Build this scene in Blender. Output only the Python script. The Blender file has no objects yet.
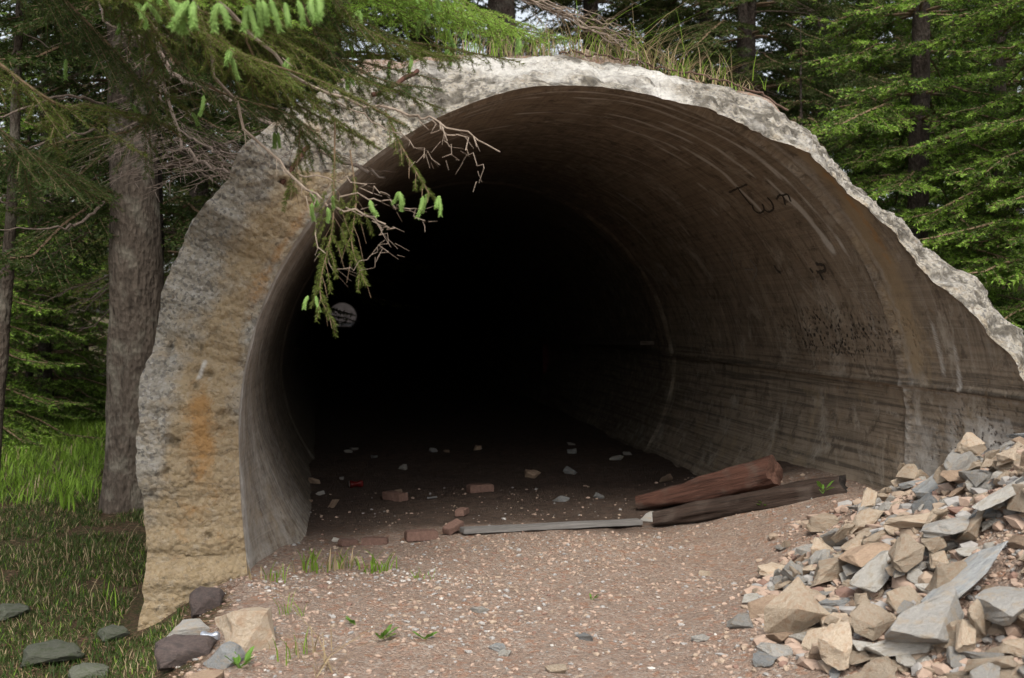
import bpy, bmesh, math, random
import numpy as np
from math import sin, cos, atan, pi, radians, sqrt, hypot, atan2, degrees
from mathutils import Vector, Matrix, Euler

SC = bpy.context.scene
COL = SC.collection
rng = np.random.default_rng(7)
random.seed(7)

# ------------------------------------------------------------------ camera
FP = 1200.0; CAMZ = 1.5
PSI = atan(180 / FP); TH = -atan(27 / FP)
F_ = np.array([sin(PSI) * cos(TH), cos(PSI) * cos(TH), sin(TH)])
R_ = np.array([cos(PSI), -sin(PSI), 0.0]); U_ = np.cross(R_, F_)
cam_d = bpy.data.cameras.new('camera'); cam = bpy.data.objects.new('camera', cam_d); COL.objects.link(cam)
cam_d.sensor_width = 36; cam_d.lens = FP / 1024 * 36; cam_d.clip_start = 0.05; cam_d.clip_end = 3000
cam.location = (0, 0, CAMZ)
cam.rotation_euler = Matrix([[R_[i], U_[i], -F_[i]] for i in range(3)]).to_euler()
cam_d.dof.use_dof = True; cam_d.dof.focus_distance = 7.0; cam_d.dof.aperture_fstop = 3.4
SC.camera = cam

def ray(x, y): return F_ + R_ * (x - 512) / FP + U_ * (339 - y) / FP
def at(x, y, Y):
    d = ray(x, y); p = d * Y / d[1]; return np.array([p[0], Y, p[2] + CAMZ])

# ------------------------------------------------------------------ noise
def _hash(ix, iy, iz, s):
    n = (ix * 374761393 + iy * 668265263 + iz * 2147483647 + s * 1274126177) & 0xffffffff
    n = ((n ^ (n >> 13)) * 1274126177) & 0xffffffff
    n = ((n ^ (n >> 16)) * 2246822519) & 0xffffffff
    return ((n ^ (n >> 15)) & 0xffff) / 65535.0
def vnoise(p, s=0):
    p = np.asarray(p, float); i = np.floor(p).astype(np.int64); f = p - i; f = f * f * (3 - 2 * f)
    r = 0
    for dx in (0, 1):
        for dy in (0, 1):
            for dz in (0, 1):
                w = (f[..., 0] if dx else 1 - f[..., 0]) * (f[..., 1] if dy else 1 - f[..., 1]) * (f[..., 2] if dz else 1 - f[..., 2])
                r = r + w * _hash(i[..., 0] + dx, i[..., 1] + dy, i[..., 2] + dz, s)
    return r * 2 - 1
def fbm(p, o=4, s=0, g=0.5):
    a = 1; r = 0; p = np.asarray(p, float)
    for k in range(o):
        r = r + a * vnoise(p, s + k * 17); a *= g; p = p * 2.03
    return r
def sm(x, a, b):
    t = np.clip((np.asarray(x, float) - a) / (b - a), 0, 1); return t * t * (3 - 2 * t)
def xyz(x, y, z=0.0):
    x, y, z = np.broadcast_arrays(np.asarray(x, float), y, z); return np.stack([x, y, z], -1)

# ------------------------------------------------------------------ object helpers
def mesh(name, V, Fq, mats, midx=None, smooth=False, attrs=None, uv=None):
    V = np.asarray(V, np.float32); Fq = np.asarray(Fq, np.int32)
    me = bpy.data.meshes.new(name); k = Fq.shape[1]; n = len(Fq)
    me.vertices.add(len(V)); me.vertices.foreach_set('co', V.ravel())
    me.loops.add(n * k); me.loops.foreach_set('vertex_index', Fq.ravel())
    me.polygons.add(n); me.polygons.foreach_set('loop_start', np.arange(0, n * k, k, dtype=np.int32))
    try: me.polygons.foreach_set('loop_total', np.full(n, k, np.int32))
    except Exception: pass
    for m in (mats if isinstance(mats, (list, tuple)) else [mats]): me.materials.append(m)
    if midx is not None: me.polygons.foreach_set('material_index', np.asarray(midx, np.int32))
    me.polygons.foreach_set('use_smooth', np.full(n, smooth))
    if uv is not None:
        l = me.uv_layers.new(name='uv'); l.data.foreach_set('uv', np.asarray(uv, np.float32)[Fq.ravel()].ravel())
    if attrs:
        for an, a in attrs.items():
            a = np.asarray(a, np.float32)
            ca = me.color_attributes.new(an, 'FLOAT_COLOR', 'POINT')
            if a.shape[1] == 3: a = np.c_[a, np.ones(len(a))]
            ca.data.foreach_set('color', a.astype(np.float32).ravel())
    me.update(calc_edges=True)
    return me
def link(name, me, parent=None, loc=None):
    o = bpy.data.objects.new(name, me); COL.objects.link(o)
    if parent: o.parent = parent
    if loc is not None: o.location = loc
    return o
def tag(o, label=None, cat=None, group=None, kind=None):
    if label: o['label'] = label
    if cat: o['category'] = cat
    if group: o['group'] = group
    if kind: o['kind'] = kind
    return o
def thing(name, label, cat, loc=(0, 0, 0), group=None):
    o = bpy.data.objects.new(name, None); COL.objects.link(o); o.location = loc
    o.empty_display_size = 0.1
    return tag(o, label, cat, group)
def tube(P, r, k=8, cap=True):
    """verts, quads of a tube through points P with radii r"""
    P = np.asarray(P, float); n = len(P); r = np.broadcast_to(r, n)
    T = np.gradient(P, axis=0); T /= np.linalg.norm(T, axis=1)[:, None] + 1e-9
    up = np.array([0, 0, 1.0]) if abs(T[0][2]) < .9 else np.array([1.0, 0, 0])
    V = []
    A = np.cross(T[0], up); A /= np.linalg.norm(A)
    for i in range(n):
        A = A - T[i] * A.dot(T[i]); A /= np.linalg.norm(A) + 1e-9; B = np.cross(T[i], A)
        a = np.arange(k) * 2 * pi / k
        V.append(P[i] + r[i] * (np.cos(a)[:, None] * A + np.sin(a)[:, None] * B))
    V = np.concatenate(V); i, j = np.meshgrid(np.arange(n - 1), np.arange(k), indexing='ij'); i = i.ravel(); j = j.ravel(); j2 = (j + 1) % k
    Q = np.c_[i * k + j, i * k + j2, (i + 1) * k + j2, (i + 1) * k + j]
    if cap:
        V = np.vstack([V, P[:1], P[-1:]]); c0 = n * k; jj = np.arange(0, k, 2)
        Q = np.vstack([Q, np.c_[np.full(len(jj), c0), (jj + 2) % k, jj + 1, jj] if k % 2 == 0 else np.zeros((0, 4), int),
                       np.c_[np.full(len(jj), c0 + 1), (n - 1) * k + jj, (n - 1) * k + jj + 1, (n - 1) * k + (jj + 2) % k] if k % 2 == 0 else np.zeros((0, 4), int)])
    return V, Q
class MB:
    def __init__(s): s.V = []; s.Q = []; s.M = []; s.n = 0
    def add(s, V, Q, m=0):
        if len(Q) == 0: return
        s.V.append(V); s.Q.append(np.asarray(Q) + s.n); s.M.append(np.full(len(Q), m)); s.n += len(V)
    def me(s, name, mats, smooth=False):
        return mesh(name, np.concatenate(s.V), np.concatenate(s.Q), mats, np.concatenate(s.M), smooth)
def spline(P, n):
    P = np.asarray(P, float); m = len(P)
    if m == 2: return P[0] + (P[1] - P[0]) * np.linspace(0, 1, n)[:, None]
    E = np.vstack([2 * P[0] - P[1], P, 2 * P[-1] - P[-2]])
    t = np.linspace(0, m - 1 - 1e-9, n); i = t.astype(int); f = (t - i)[:, None]
    a, b, c, d = E[i], E[i + 1], E[i + 2], E[i + 3]
    return .5 * (2 * b + (c - a) * f + (2 * a - 5 * b + 4 * c - d) * f ** 2 + (3 * b - a - 3 * c + d) * f ** 3)

# ------------------------------------------------------------------ materials
class NT:
    def __init__(s, name):
        s.m = bpy.data.materials.new(name); s.m.use_nodes = True; s.t = s.m.node_tree; s.t.nodes.clear()
        s.out = s.n('ShaderNodeOutputMaterial'); s.b = s.n('ShaderNodeBsdfPrincipled'); s.l(s.b.outputs[0], s.out.inputs[0])
        s.tc = s.n('ShaderNodeTexCoord')
    def n(s, t, **k):
        x = s.t.nodes.new(t)
        for a, v in k.items(): setattr(x, a, v)
        return x
    def l(s, a, b): s.t.links.new(a, b)
    def set(s, sock, v):
        if hasattr(v, 'is_output') or isinstance(v, bpy.types.NodeSocket): s.l(v, sock)
        else: sock.default_value = v
    def map(s, scale=(1, 1, 1), src='Object', rot=(0, 0, 0)):
        m = s.n('ShaderNodeMapping'); m.inputs['Scale'].default_value = scale; m.inputs['Rotation'].default_value = rot
        s.l(s.tc.outputs[src], m.inputs[0]); return m.outputs[0]
    def noise(s, vec, sc, det=6, rough=.55, dist=0.0):
        x = s.n('ShaderNodeTexNoise'); s.l(vec, x.inputs['Vector']); x.inputs['Scale'].default_value = sc
        x.inputs['Detail'].default_value = det; x.inputs['Roughness'].default_value = rough; x.inputs['Distortion'].default_value = dist
        return x.outputs['Fac']
    def vor(s, vec, sc, feat='F1', out='Distance'):
        x = s.n('ShaderNodeTexVoronoi', feature=feat); s.l(vec, x.inputs['Vector']); x.inputs['Scale'].default_value = sc
        return x.outputs[out]
    def ramp(s, fac, stops):
        r = s.n('ShaderNodeValToRGB'); e = r.color_ramp.elements
        while len(e) < len(stops): e.new(.5)
        for i, (p, c) in enumerate(stops):
            e[i].position = p; e[i].color = (*c, 1) if len(c) == 3 else c
        s.l(fac, r.inputs[0]); return r.outputs[0]
    def g(s, fac, a, b):
        m = s.n('ShaderNodeMapRange'); m.inputs[1].default_value = a; m.inputs[2].default_value = b; s.l(fac, m.inputs[0]); return m.outputs[0]
    def mix(s, fac, a, b, mode='MIX'):
        m = s.n('ShaderNodeMix', data_type='RGBA', blend_type=mode)
        for sock, v in ((m.inputs[0], fac), (m.inputs[6], a), (m.inputs[7], b)):
            if isinstance(v, tuple) and len(v) == 3: v = (*v, 1)
            s.set(sock, v)
        return m.outputs[2]
    def math(s, op, a, b=0.0):
        m = s.n('ShaderNodeMath', operation=op); s.set(m.inputs[0], a); s.set(m.inputs[1], b); return m.outputs[0]
    def attr(s, name):
        a = s.n('ShaderNodeAttribute', attribute_name=name); sp = s.n('ShaderNodeSeparateColor'); s.l(a.outputs['Color'], sp.inputs[0]); return a.outputs['Color'], sp.outputs
    def bump(s, h, dist=.01, strength=1.0, nrm=None):
        b = s.n('ShaderNodeBump'); b.inputs['Distance'].default_value = dist; b.inputs['Strength'].default_value = strength
        s.l(h, b.inputs['Height'])
        if nrm: s.l(nrm, b.inputs['Normal'])
        s.l(b.outputs[0], s.b.inputs['Normal']); return b.outputs[0]
    def fin(s, col, rough=.9, spec=.2):
        s.set(s.b.inputs['Base Color'], (*col, 1) if isinstance(col, tuple) and len(col) == 3 else col)
        s.set(s.b.inputs['Roughness'], rough); s.b.inputs['Specular IOR Level'].default_value = spec; return s.m
def leafmat(name, c1, c2, sc=3.0, tr=.35):
    s = NT(name); ob = s.map(); geo = s.n('ShaderNodeNewGeometry')
    f = s.noise(ob, sc, 3)
    c = s.mix(s.g(f, .35, .65), c1, c2)
    rnd = s.g(geo.outputs['Random Per Island'], 0, 1)
    c = s.mix(s.math('MULTIPLY', rnd, .5), c, tuple(x * .45 for x in c1))
    s.fin(c, .55, .25)
    t = s.n('ShaderNodeBsdfTranslucent'); s.l(c, t.inputs[0]); mx = s.n('ShaderNodeMixShader'); mx.inputs[0].default_value = tr
    s.l(s.b.outputs[0], mx.inputs[1]); s.l(t.outputs[0], mx.inputs[2]); s.l(mx.outputs[0], s.out.inputs[0])
    return s.m
def barkmat(name, c1, c2, lich=(.2, .2, .17), la=.3):
    s = NT(name); v = s.map((1, 1, .22)); o = s.map()
    n1 = s.noise(v, 28, 8, .65); n2 = s.noise(o, 5, 5); vo = s.vor(s.map((1, 1, .5)), 38)
    c = s.mix(s.g(n1, .3, .7), c1, c2)
    c = s.mix(s.math('MULTIPLY', s.g(n2, .5, .72), la), c, lich)
    h = s.math('ADD', n1, s.math('MULTIPLY', vo, .5)); s.bump(h, .04, 1)
    return s.fin(c, .95, .1)

def concrete(name, c1, c2, rough_face):
    """stain attribute: R orange rust, G ochre, B white lime and daylight paling ; dirt attribute: R dark marks and painted shade"""
    s = NT(name); uv = s.map(src='UV'); o = s.map()
    big = s.noise(o, 1.3, 5); mid = s.noise(o, 7, 6, .6); fine = s.noise(o, 60, 5, .7)
    c = s.mix(s.g(mid, .3, .7), c1, c2)
    c = s.mix(s.math('MULTIPLY', s.g(big, .45, .7), .45), c, tuple(x * .55 for x in c1))
    _, st = s.attr('stain'); _, di = s.attr('dirt')
    def brk(m, sc, k=1.4):   # break a soft mask up with noise
        return s.g(s.math('ADD', m, s.math('MULTIPLY', s.math('SUBTRACT', s.noise(o, sc, 6, .65), .5), k)), .25, .85)
    if rough_face:
        vo = s.vor(o, 26); vo2 = s.vor(o, 60, out='Color')
        w = s.n('ShaderNodeSeparateColor'); s.l(vo2, w.inputs[0])
        c = s.mix(s.math('MULTIPLY', s.g(w.outputs[0], .55, .95), .55), c, (.46, .44, .41))
        c = s.mix(s.math('MULTIPLY', s.g(w.outputs[1], .6, .9), .7), c, (.11, .105, .10))
        c = s.mix(s.math('MULTIPLY', s.g(fine, .55, .72), .35), c, (.5, .48, .44))
    else:
        boards = s.noise(s.map((34, .55, 1), 'UV'), 1.0, 4, .6)        # lines along the tunnel
        drip = s.noise(s.map((.55, 26, 1), 'UV'), 1.0, 5, .62)        # streaks running round the vault
        c = s.mix(s.math('MULTIPLY', s.math('MULTIPLY', s.g(boards, .48, .60), di[1]), .8), c, (.085, .07, .055))
        c = s.mix(s.math('MULTIPLY', s.math('MULTIPLY', s.g(boards, .47, .36), di[1]), .7), c, (.30, .245, .185))
        up = s.math('SUBTRACT', 1.15, di[1])
        c = s.mix(s.math('MULTIPLY', s.math('MULTIPLY', s.g(drip, .54, .68), up), .6), c, (.38, .34, .29))
        c = s.mix(s.math('MULTIPLY', s.math('MULTIPLY', s.g(drip, .46, .33), up), .75), c, (.085, .07, .055))
    if not rough_face:
        mot = s.noise(o, 2.6, 9, .72, .4); mot2 = s.noise(o, 6.5, 8, .75, .6)
        c = s.mix(s.math('MULTIPLY', s.g(mot, .54, .64), .75), c, (.42, .375, .31))
        c = s.mix(s.math('MULTIPLY', s.g(mot2, .54, .62), .7), c, (.09, .07, .052))
        c = s.mix(s.math('MULTIPLY', s.g(mot2, .42, .32), .4), c, (.33, .27, .20))
        line = s.noise(s.map((95, .35, 1), 'UV'), 1.0, 3, .5); c = s.mix(s.math('MULTIPLY', s.g(line, .60, .68), .4), c, (.38, .33, .26))
    c = s.mix(s.math('MULTIPLY', brk(st[1], 6, 2.0), .62 if rough_face else .8), c, (.42, .29, .135) if rough_face else (.36, .275, .17))
    if rough_face: c = s.mix(s.math('MULTIPLY', s.g(s.noise(o, 22, 7, .75), .52, .66), .45), c, (.17, .145, .11)); c = s.mix(s.math('MULTIPLY', s.g(s.noise(o, 15, 7, .75, .5), .55, .68), .45), c, (.50, .46, .39))
    c = s.mix(s.math('MULTIPLY', brk(st[0], 11, 2.0), .75), c, (.42, .22, .07))
    c = s.mix(s.math('MULTIPLY', s.g(s.noise(o, 9, 4), .55, .75), .35), c, s.mix(.5, c, (.10, .09, .08)))
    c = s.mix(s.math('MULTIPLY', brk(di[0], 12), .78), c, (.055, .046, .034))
    c = s.mix(s.math('MULTIPLY', s.g(s.math('ADD', st[2], s.math('MULTIPLY', s.math('SUBTRACT', s.noise(o, 18, 6, .65), .5), .7)), .15, .8), .85), c, (.62, .60, .56))
    if rough_face:
        spk = s.g(s.noise(o, 34, 5, .7), .58, .70); c = s.mix(s.math('MULTIPLY', spk, .6), c, (.10, .095, .085))
        h = s.math('ADD', s.math('MULTIPLY', vo, -1.0), s.math('ADD', fine, s.math('MULTIPLY', mid, 1.5)))
        s.bump(h, .022, 1)
    else:
        pit = s.g(s.vor(o, 55), .0, .22); pm = s.g(s.noise(o, 2.2, 4), .5, .62)
        hv = s.vor(o, 30); hm = s.math('MULTIPLY', s.g(hv, .42, .2), s.math('MULTIPLY', di[2], s.g(s.noise(o, 11, 5, .7), .42, .56)))
        c = s.mix(hm, c, (.035, .03, .025))
        h = s.math('ADD', s.math('MULTIPLY', hm, -3.0), s.math('ADD', s.math('MULTIPLY', mot2, .8), s.math('MULTIPLY', boards, .35)))
        h = s.math('ADD', h, s.math('ADD', s.math('MULTIPLY', fine, .5), s.math('MULTIPLY', s.math('MULTIPLY', pit, pm), .7)))
        s.bump(h, .012, 1)
    return s.fin(c, .88, .25)

def stone(name, c1, c2, c3, sc=1.0):
    s = NT(name); o = s.map(); oi = s.n('ShaderNodeObjectInfo')
    add = s.n('ShaderNodeVectorMath', operation='ADD'); s.l(o, add.inputs[0])
    cm = s.n('ShaderNodeCombineXYZ'); r = s.math('MULTIPLY', oi.outputs['Random'], 40.0); s.l(r, cm.inputs[0]); s.l(r, cm.inputs[1]); s.l(cm.outputs[0], add.inputs[1]); o = add.outputs[0]
    a = s.noise(o, 9 * sc, 6, .65); b = s.noise(o, 45 * sc, 5, .7); l = s.noise(o, 3 * sc, 3)
    c = s.mix(s.g(a, .35, .65), c1, c2); c = s.mix(s.math('MULTIPLY', s.g(l, .5, .65), .7), c, c3)
    c = s.mix(s.math('MULTIPLY', s.g(b, .5, .75), .4), c, tuple(x * .5 for x in c1))
    v = s.math('ADD', .72, s.math('MULTIPLY', oi.outputs['Random'], .5))
    hs = s.n('ShaderNodeHueSaturation'); s.l(c, hs.inputs['Color']); s.l(v, hs.inputs['Value'])
    s.bump(s.math('ADD', a, s.math('MULTIPLY', b, .5)), .02, .9)
    return s.fin(hs.outputs[0], .85, .25)

def simple(name, c1, c2, sc=20, rough=.8, bump=.004, metallic=0, stretch=(1, 1, 1), spec=.3):
    s = NT(name); o = s.map(stretch); n = s.noise(o, sc, 6, .65)
    c = s.mix(s.g(n, .3, .7), c1, c2); s.bump(n, bump, 1); s.b.inputs['Metallic'].default_value = metallic
    return s.fin(c, rough, spec)

M = {}
M['conc_in'] = concrete('lining concrete', (.23, .185, .135), (.32, .26, .195), False)
M['conc_face'] = concrete('broken concrete', (.40, .365, .30), (.30, .27, .225), True)
M['stone_tan'] = stone('tan stone', (.46, .365, .265), (.55, .46, .36), (.44, .30, .20))
M['stone_grey'] = stone('grey stone', (.32, .31, .29), (.42, .40, .37), (.40, .33, .25))
M['stone_blue'] = stone('blue grey stone', (.24, .25, .255), (.35, .355, .35), (.36, .31, .25))
M['stone_orange'] = stone('orange stone', (.37, .26, .18), (.43, .32, .23), (.32, .22, .16))
M['stone_pale'] = stone('pale stone', (.47, .45, .41), (.56, .53, .48), (.42, .36, .28))
M['stone_purple'] = stone('purple stone', (.13, .10, .095), (.19, .145, .13), (.1, .085, .08))
M['bark'] = barkmat('spruce bark', (.05, .04, .032), (.15, .12, .095), (.27, .25, .20), .7)
M['bark_dark'] = barkmat('dark bark', (.045, .035, .03), (.085, .068, .058))
M['deadwood'] = simple('dead twigs', (.11, .08, .062), (.20, .155, .125), 30, .9)
M['deadwood_pale'] = simple('pale dead twigs', (.17, .13, .10), (.29, .235, .185), 30, .9)
M['twigwood'] = simple('twig bark', (.11, .075, .045), (.19, .13, .08), 30, .9)
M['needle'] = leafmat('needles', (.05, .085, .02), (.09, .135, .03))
M['needle_lit'] = leafmat('fresh needles', (.20, .36, .045), (.32, .50, .08))  # fresh tips, brightened so the spruces look sunlit
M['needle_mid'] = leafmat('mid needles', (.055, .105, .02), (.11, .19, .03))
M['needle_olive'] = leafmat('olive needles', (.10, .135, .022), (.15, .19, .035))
M['shoot'] = leafmat('new shoots', (.28, .47, .12), (.38, .58, .18), 10, .4)
M['grass'] = leafmat('grass', (.19, .33, .035), (.29, .46, .06), 2, .45)  # green raised so the lawn looks sunlit
M['grass_dry'] = leafmat('dry grass', (.36, .27, .15), (.45, .36, .22), 2, .3)
M['grass_dark'] = leafmat('shade grass', (.05, .09, .018), (.085, .13, .028), 2, .4)  # same grass, colour darkened to look shaded
M['leafy'] = leafmat('weed leaf', (.12, .25, .035), (.2, .36, .06), 5, .4)

# ground
def ground_mat():
    s = NT('ground soil'); o = s.map(); _, a = s.attr('mask')
    n1 = s.noise(o, 1.7, 6); n2 = s.noise(o, 14, 7, .65); n3 = s.noise(o, 90, 5, .7); vo = s.vor(o, 70, out='Color'); vd = s.vor(o, 70); vo2 = s.vor(o, 28, out='Color')
    c = s.mix(s.g(n2, .3, .7), (.27, .19, .145), (.37, .27, .21))
    c = s.mix(s.math('MULTIPLY', s.g(n1, .45, .65), .6), c, (.33, .245, .19))
    w = s.n('ShaderNodeSeparateColor'); s.l(vo, w.inputs[0]); w2 = s.n('ShaderNodeSeparateColor'); s.l(vo2, w2.inputs[0])
    c = s.mix(s.math('MULTIPLY', s.g(w.outputs[0], .62, .9), .65), c, (.43, .38, .33))
    c = s.mix(s.math('MULTIPLY', s.g(w.outputs[1], .62, .9), .6), c, (.17, .125, .10))
    c = s.mix(s.math('MULTIPLY', s.g(w2.outputs[2], .8, .95), .5), c, (.34, .17, .10))
    green = s.mix(s.g(n2, .4, .6), (.045, .055, .018), (.085, .055, .035)); green = s.mix(s.math('MULTIPLY', s.g(w.outputs[0], .5, .9), .6), green, (.14, .09, .055))
    mk = s.g(s.math('ADD', a[0], s.math('MULTIPLY', s.math('SUBTRACT', n2, .5), .8)), .35, .65)
    c = s.mix(mk, c, green)
    dk = s.mix(s.g(n2, .35, .65), (.035, .025, .02), (.075, .052, .04)); c = s.mix(s.math('MULTIPLY', a[1], .9), c, dk)  # dark floor tone, carries the painted shade inside the tunnel
    s.bump(s.math('ADD', s.math('MULTIPLY', vd, -.8), s.math('ADD', n3, n2)), .018, 1)
    return s.fin(c, .95, .15)
M['ground'] = ground_mat()

# ------------------------------------------------------------------ tunnel geometry
CX, CZ, RR = 1.5, .8, 2.03
IN_T = np.array([(-60, 5.15), (-20, 5.2), (0, 5.4), (11, 5.67), (17, 5.93), (22, 6.09), (25, 6.29), (32, 6.45), (44, 6.61), (55, 6.66), (59, 6.81), (67, 6.89), (77, 7.0), (88, 6.96), (95, 6.9), (103, 6.85), (115, 6.97), (240, 7.0)])
OUT_T = np.array([(-60, 5.5), (-20, 5.6), (0, 5.8), (15, 6.09), (18, 6.34), (23, 6.37), (25, 6.55), (29, 6.82), (35, 6.98), (41, 7.24), (50, 7.17), (58, 7.16), (66, 7.33), (74, 7.60), (85, 7.64), (92, 7.66), (101, 7.72), (108, 7.5), (117, 7.2), (125, 7.0), (133, 6.94), (140, 6.85), (149, 6.88), (155, 7.1), (161, 7.08), (167, 7.2), (172, 7.05), (178, 6.95), (186, 6.98), (190, 7.0), (199, 6.95), (204, 6.88), (210, 6.84), (240, 6.84)])
TH_T = np.array([(-60, .28), (50, .28), (60, .30), (90, .31), (101, .33), (108, .36), (117, .4), (125, .45), (133, .5), (149, .51), (156, .555), (186, .56), (194, .53), (203, .57), (209, .61), (240, .64)])
def tab(T, a): return np.interp(a, T[:, 0], T[:, 1])
# profile parameter a: degrees on the vault 0..180; below the springing it runs on, 28 degrees per metre
ZB = -.75
def prof(a, off=0.0):
    """point (x,z) of the lining at parameter a, pushed out by off; plus outward normal"""
    a = np.asarray(a, float)
    zl = np.where(a > 180, CZ - (a - 180) / 28 * 1.0, np.where(a < 0, CZ + a / 28, 0))
    leg = (a > 180) | (a < 0); ar = np.radians(np.clip(a, 0, 180))
    inset = .05 * np.clip((CZ - zl) / .8, 0, 2) ** 2
    x = np.where(leg, np.where(a > 90, CX - (RR + off - inset), CX + (RR + off - inset)), CX + (RR + off) * np.cos(ar))
    z = np.where(leg, zl, CZ + (RR + off) * np.sin(ar))
    return x, z, np.where(leg, np.where(a > 90, -1., 1.), np.cos(ar)), np.where(leg, 0., np.sin(ar))
AMIN, AMAX = -43.4, 223.4
def aarc(a):   # arc length along the profile
    a = np.asarray(a, float)
    return np.where(a < 0, a / 28, np.where(a > 180, pi * RR + (a - 180) / 28, np.radians(a) * RR))
def wall_hit(px, py, off=0.0):
    """where the pixel ray meets the lining"""
    d = ray(px, py); d = d / d[1]; last = None
    for Y in np.arange(3.5, 60, .004):
        X = d[0] * Y; Z = d[2] * Y + CAMZ
        e = (hypot(X - CX, Z - CZ) if Z > CZ else abs(X - CX)) - (RR + off)
        if last is not None and last < 0 <= e: 
            a = degrees(atan2(Z - CZ, X - CX)) if Z > CZ else ((Z - CZ) * 28 if X > CX else 180 + (CZ - Z) * 28)
            return a, Y, np.array([X, Y, Z])
        last = e
    return None

tunnel = thing('concrete_tunnel', 'long vaulted concrete tunnel with broken mouth edge and dark interior', 'tunnel', (CX, 7.0, 0))
def tpart(name, me): 
    o = link(name, me, tunnel); o.location = (-CX, -7.0, 0); return o

NA = 640
s_arc = np.linspace(aarc(AMIN), aarc(AMAX), NA)
a_dense = np.linspace(AMIN, AMAX, 8000); A = np.interp(s_arc, aarc(a_dense), a_dense)
q = xyz(s_arc, 0)
edge_noise = fbm(q * [6, 1, 1], 5, 3, .6) * .022
din = tab(IN_T, A) + edge_noise * (1 + (A < 80))
dout = tab(OUT_T, A) + fbm(q * [5, 1, 1] + 40, 5, 5, .65) * .045
THK = tab(TH_T, A) + fbm(q * [7, 1, 1] + 80, 4, 8, .6) * .022
# --- smooth inner lining
def stain_inner(a, Y):
    n = len(a); S = np.zeros((n, 3)); D = np.zeros((n, 3))
    right = a < 90
    zz = prof(a)[1]; p = xyz(aarc(a) * 1.0, Y)
    # rust/ochre band just outside the construction seam at Y=7
    b = np.exp(-((Y - 6.76 - .08 * fbm(p * [2, 1, 1], 3, 1)) / .16) ** 2) * sm(a, 4, 12) * (1 - sm(a, 50, 64))
    S[:, 1] += .95 * b; S[:, 0] += .62 * np.exp(-((Y - 6.74) / .05) ** 2) * sm(a, 24, 34) * (1 - sm(a, 46, 54))
    # grey laitance strip right inside the seam, and pale seam line
    seam = np.exp(-((Y - 7.03) / .018) ** 2) * sm(a, -30, -10)
    S[:, 2] += .38 * seam * (fbm(p * [5, 1, 1], 3, 9) * .5 + .7) + .35 * np.exp(-((Y - 6.93) / .05) ** 2) * (a > -12) * (a < 60) * (a > 0)
    S[:, 2] += .42 * np.exp(-((Y - 6.86) / .17) ** 2) * sm(-a, -4, 2) * right * (zz > .1)
    # white lime runs (vault, drawn as arcs at fixed Y)
    for (Yc, a0, a1, w, k) in ((7.42, 31, 47, .02, 1.5), (7.45, 42, 52, .012, .8), (8.0, 42, 66, .014, .75), (8.12, 62, 80, .012, .5), (7.75, 62, 84, .012, .6), (8.6, 50, 56, .012, .6), (8.9, 43, 49, .01, .5), (9.4, 46, 58, .012, .5), (9.9, 40, 47, .012, .5), (10.4, 50, 62, .014, .4), (7.25, 14, 27, .01, .5), (7.9, 78, 100, .013, .5), (6.55, 8, 20, .012, .6), (6.35, 5, 16, .012, .5), (11.2, 40, 60, .02, .3), (8.4, 95, 112, .012, .45), (7.22, 28, 60, .010, .6), (7.3, 48, 92, .012, .7), (7.6, 50, 74, .012, .6), (7.16, 60, 110, .012, .7), (8.3, 58, 70, .01, .6), (9.0, 60, 72, .01, .5), (7.3, 95, 120, .015, .5), (7.5, 100, 125, .015, .4)):
        yy = Yc + .05 * vnoise(p * [3.5, 0, 0] + Yc * 7, 2) 
        S[:, 2] += 1.7 * k * np.exp(-((Y - yy) / (w * 1.25 + .008)) ** 2) * sm(a, a0, a0 + 3) * (1 - sm(a, a1 - 3, a1)) * (.7 + .5 * vnoise(p * [9, 0, 0] + Yc, 4))
    # ledge (day-work) joint at z 1.05 on the right wall
    j = np.exp(-((zz - 1.05 - .012 * vnoise(p * [0, 2, 0], 6)) / .014) ** 2) * right
    D[:, 0] += .6 * j * (Y > 5)
    S[:, 2] += .25 * np.exp(-((zz - 1.02) / .012) ** 2) * right * (Y < 8)
    # honeycombed patch
    hc = np.exp(-((zz - 1.36) / .15) ** 2 - ((Y - 7.9) / .8) ** 2) * right
    D[:, 2] = np.clip(1.5 * hc + 1.1 * np.exp(-((zz - .55) / .35) ** 2 - ((Y - 6.0) / .6) ** 2) * right, 0, 1)
    D[:, 0] += .30 * hc * (fbm(p * 7, 4, 12) > -.05)
    S[:, 2] += .4 * right * np.exp(-((zz - .6) / .4) ** 2 - ((Y - 6.2) / .6) ** 2) * (fbm(p * 4, 4, 15) > .1) + .45 * np.exp(-((zz - .55) / .4) ** 2 - ((Y - 6.1) / .55) ** 2) * right
    # board marks strongest low on the walls
    D[:, 1] = np.clip(.35 + 1.0 * (1 - sm(zz, 1.0, 1.3)) * right, 0, 1)
    # painted shade: darker with depth and at the crown; darker concrete past the rib
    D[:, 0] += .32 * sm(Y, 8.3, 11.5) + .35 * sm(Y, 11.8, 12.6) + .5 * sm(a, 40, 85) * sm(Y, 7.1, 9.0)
    S[:, 1] += .28 * right * (1 - sm(zz, .9, 1.1)) * (fbm(p * 2, 3, 21) * .5 + .6)
    S[:, 1] += .35 * np.exp(-((zz - .35) / .3) ** 2) * (~right) * (Y < 8)
    S[:, 2] += (~right) * (a > 120) * (.22 * (Y < 9.5) + .10 * (fbm(p * [1.2, 6, 1], 4, 77) > .1) * (Y < 8.6))  # pale wash near the mouth painted as daylight; streaks are lime
    S[:, 2] += (~right) * (a > 130) * .45 * np.exp(-((Y - 7.12) / .06) ** 2) * (.6 + .5 * vnoise(p * [6, 1, 1], 5))
    return np.clip(S, 0, 1.2), np.clip(D, 0, 1)
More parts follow.
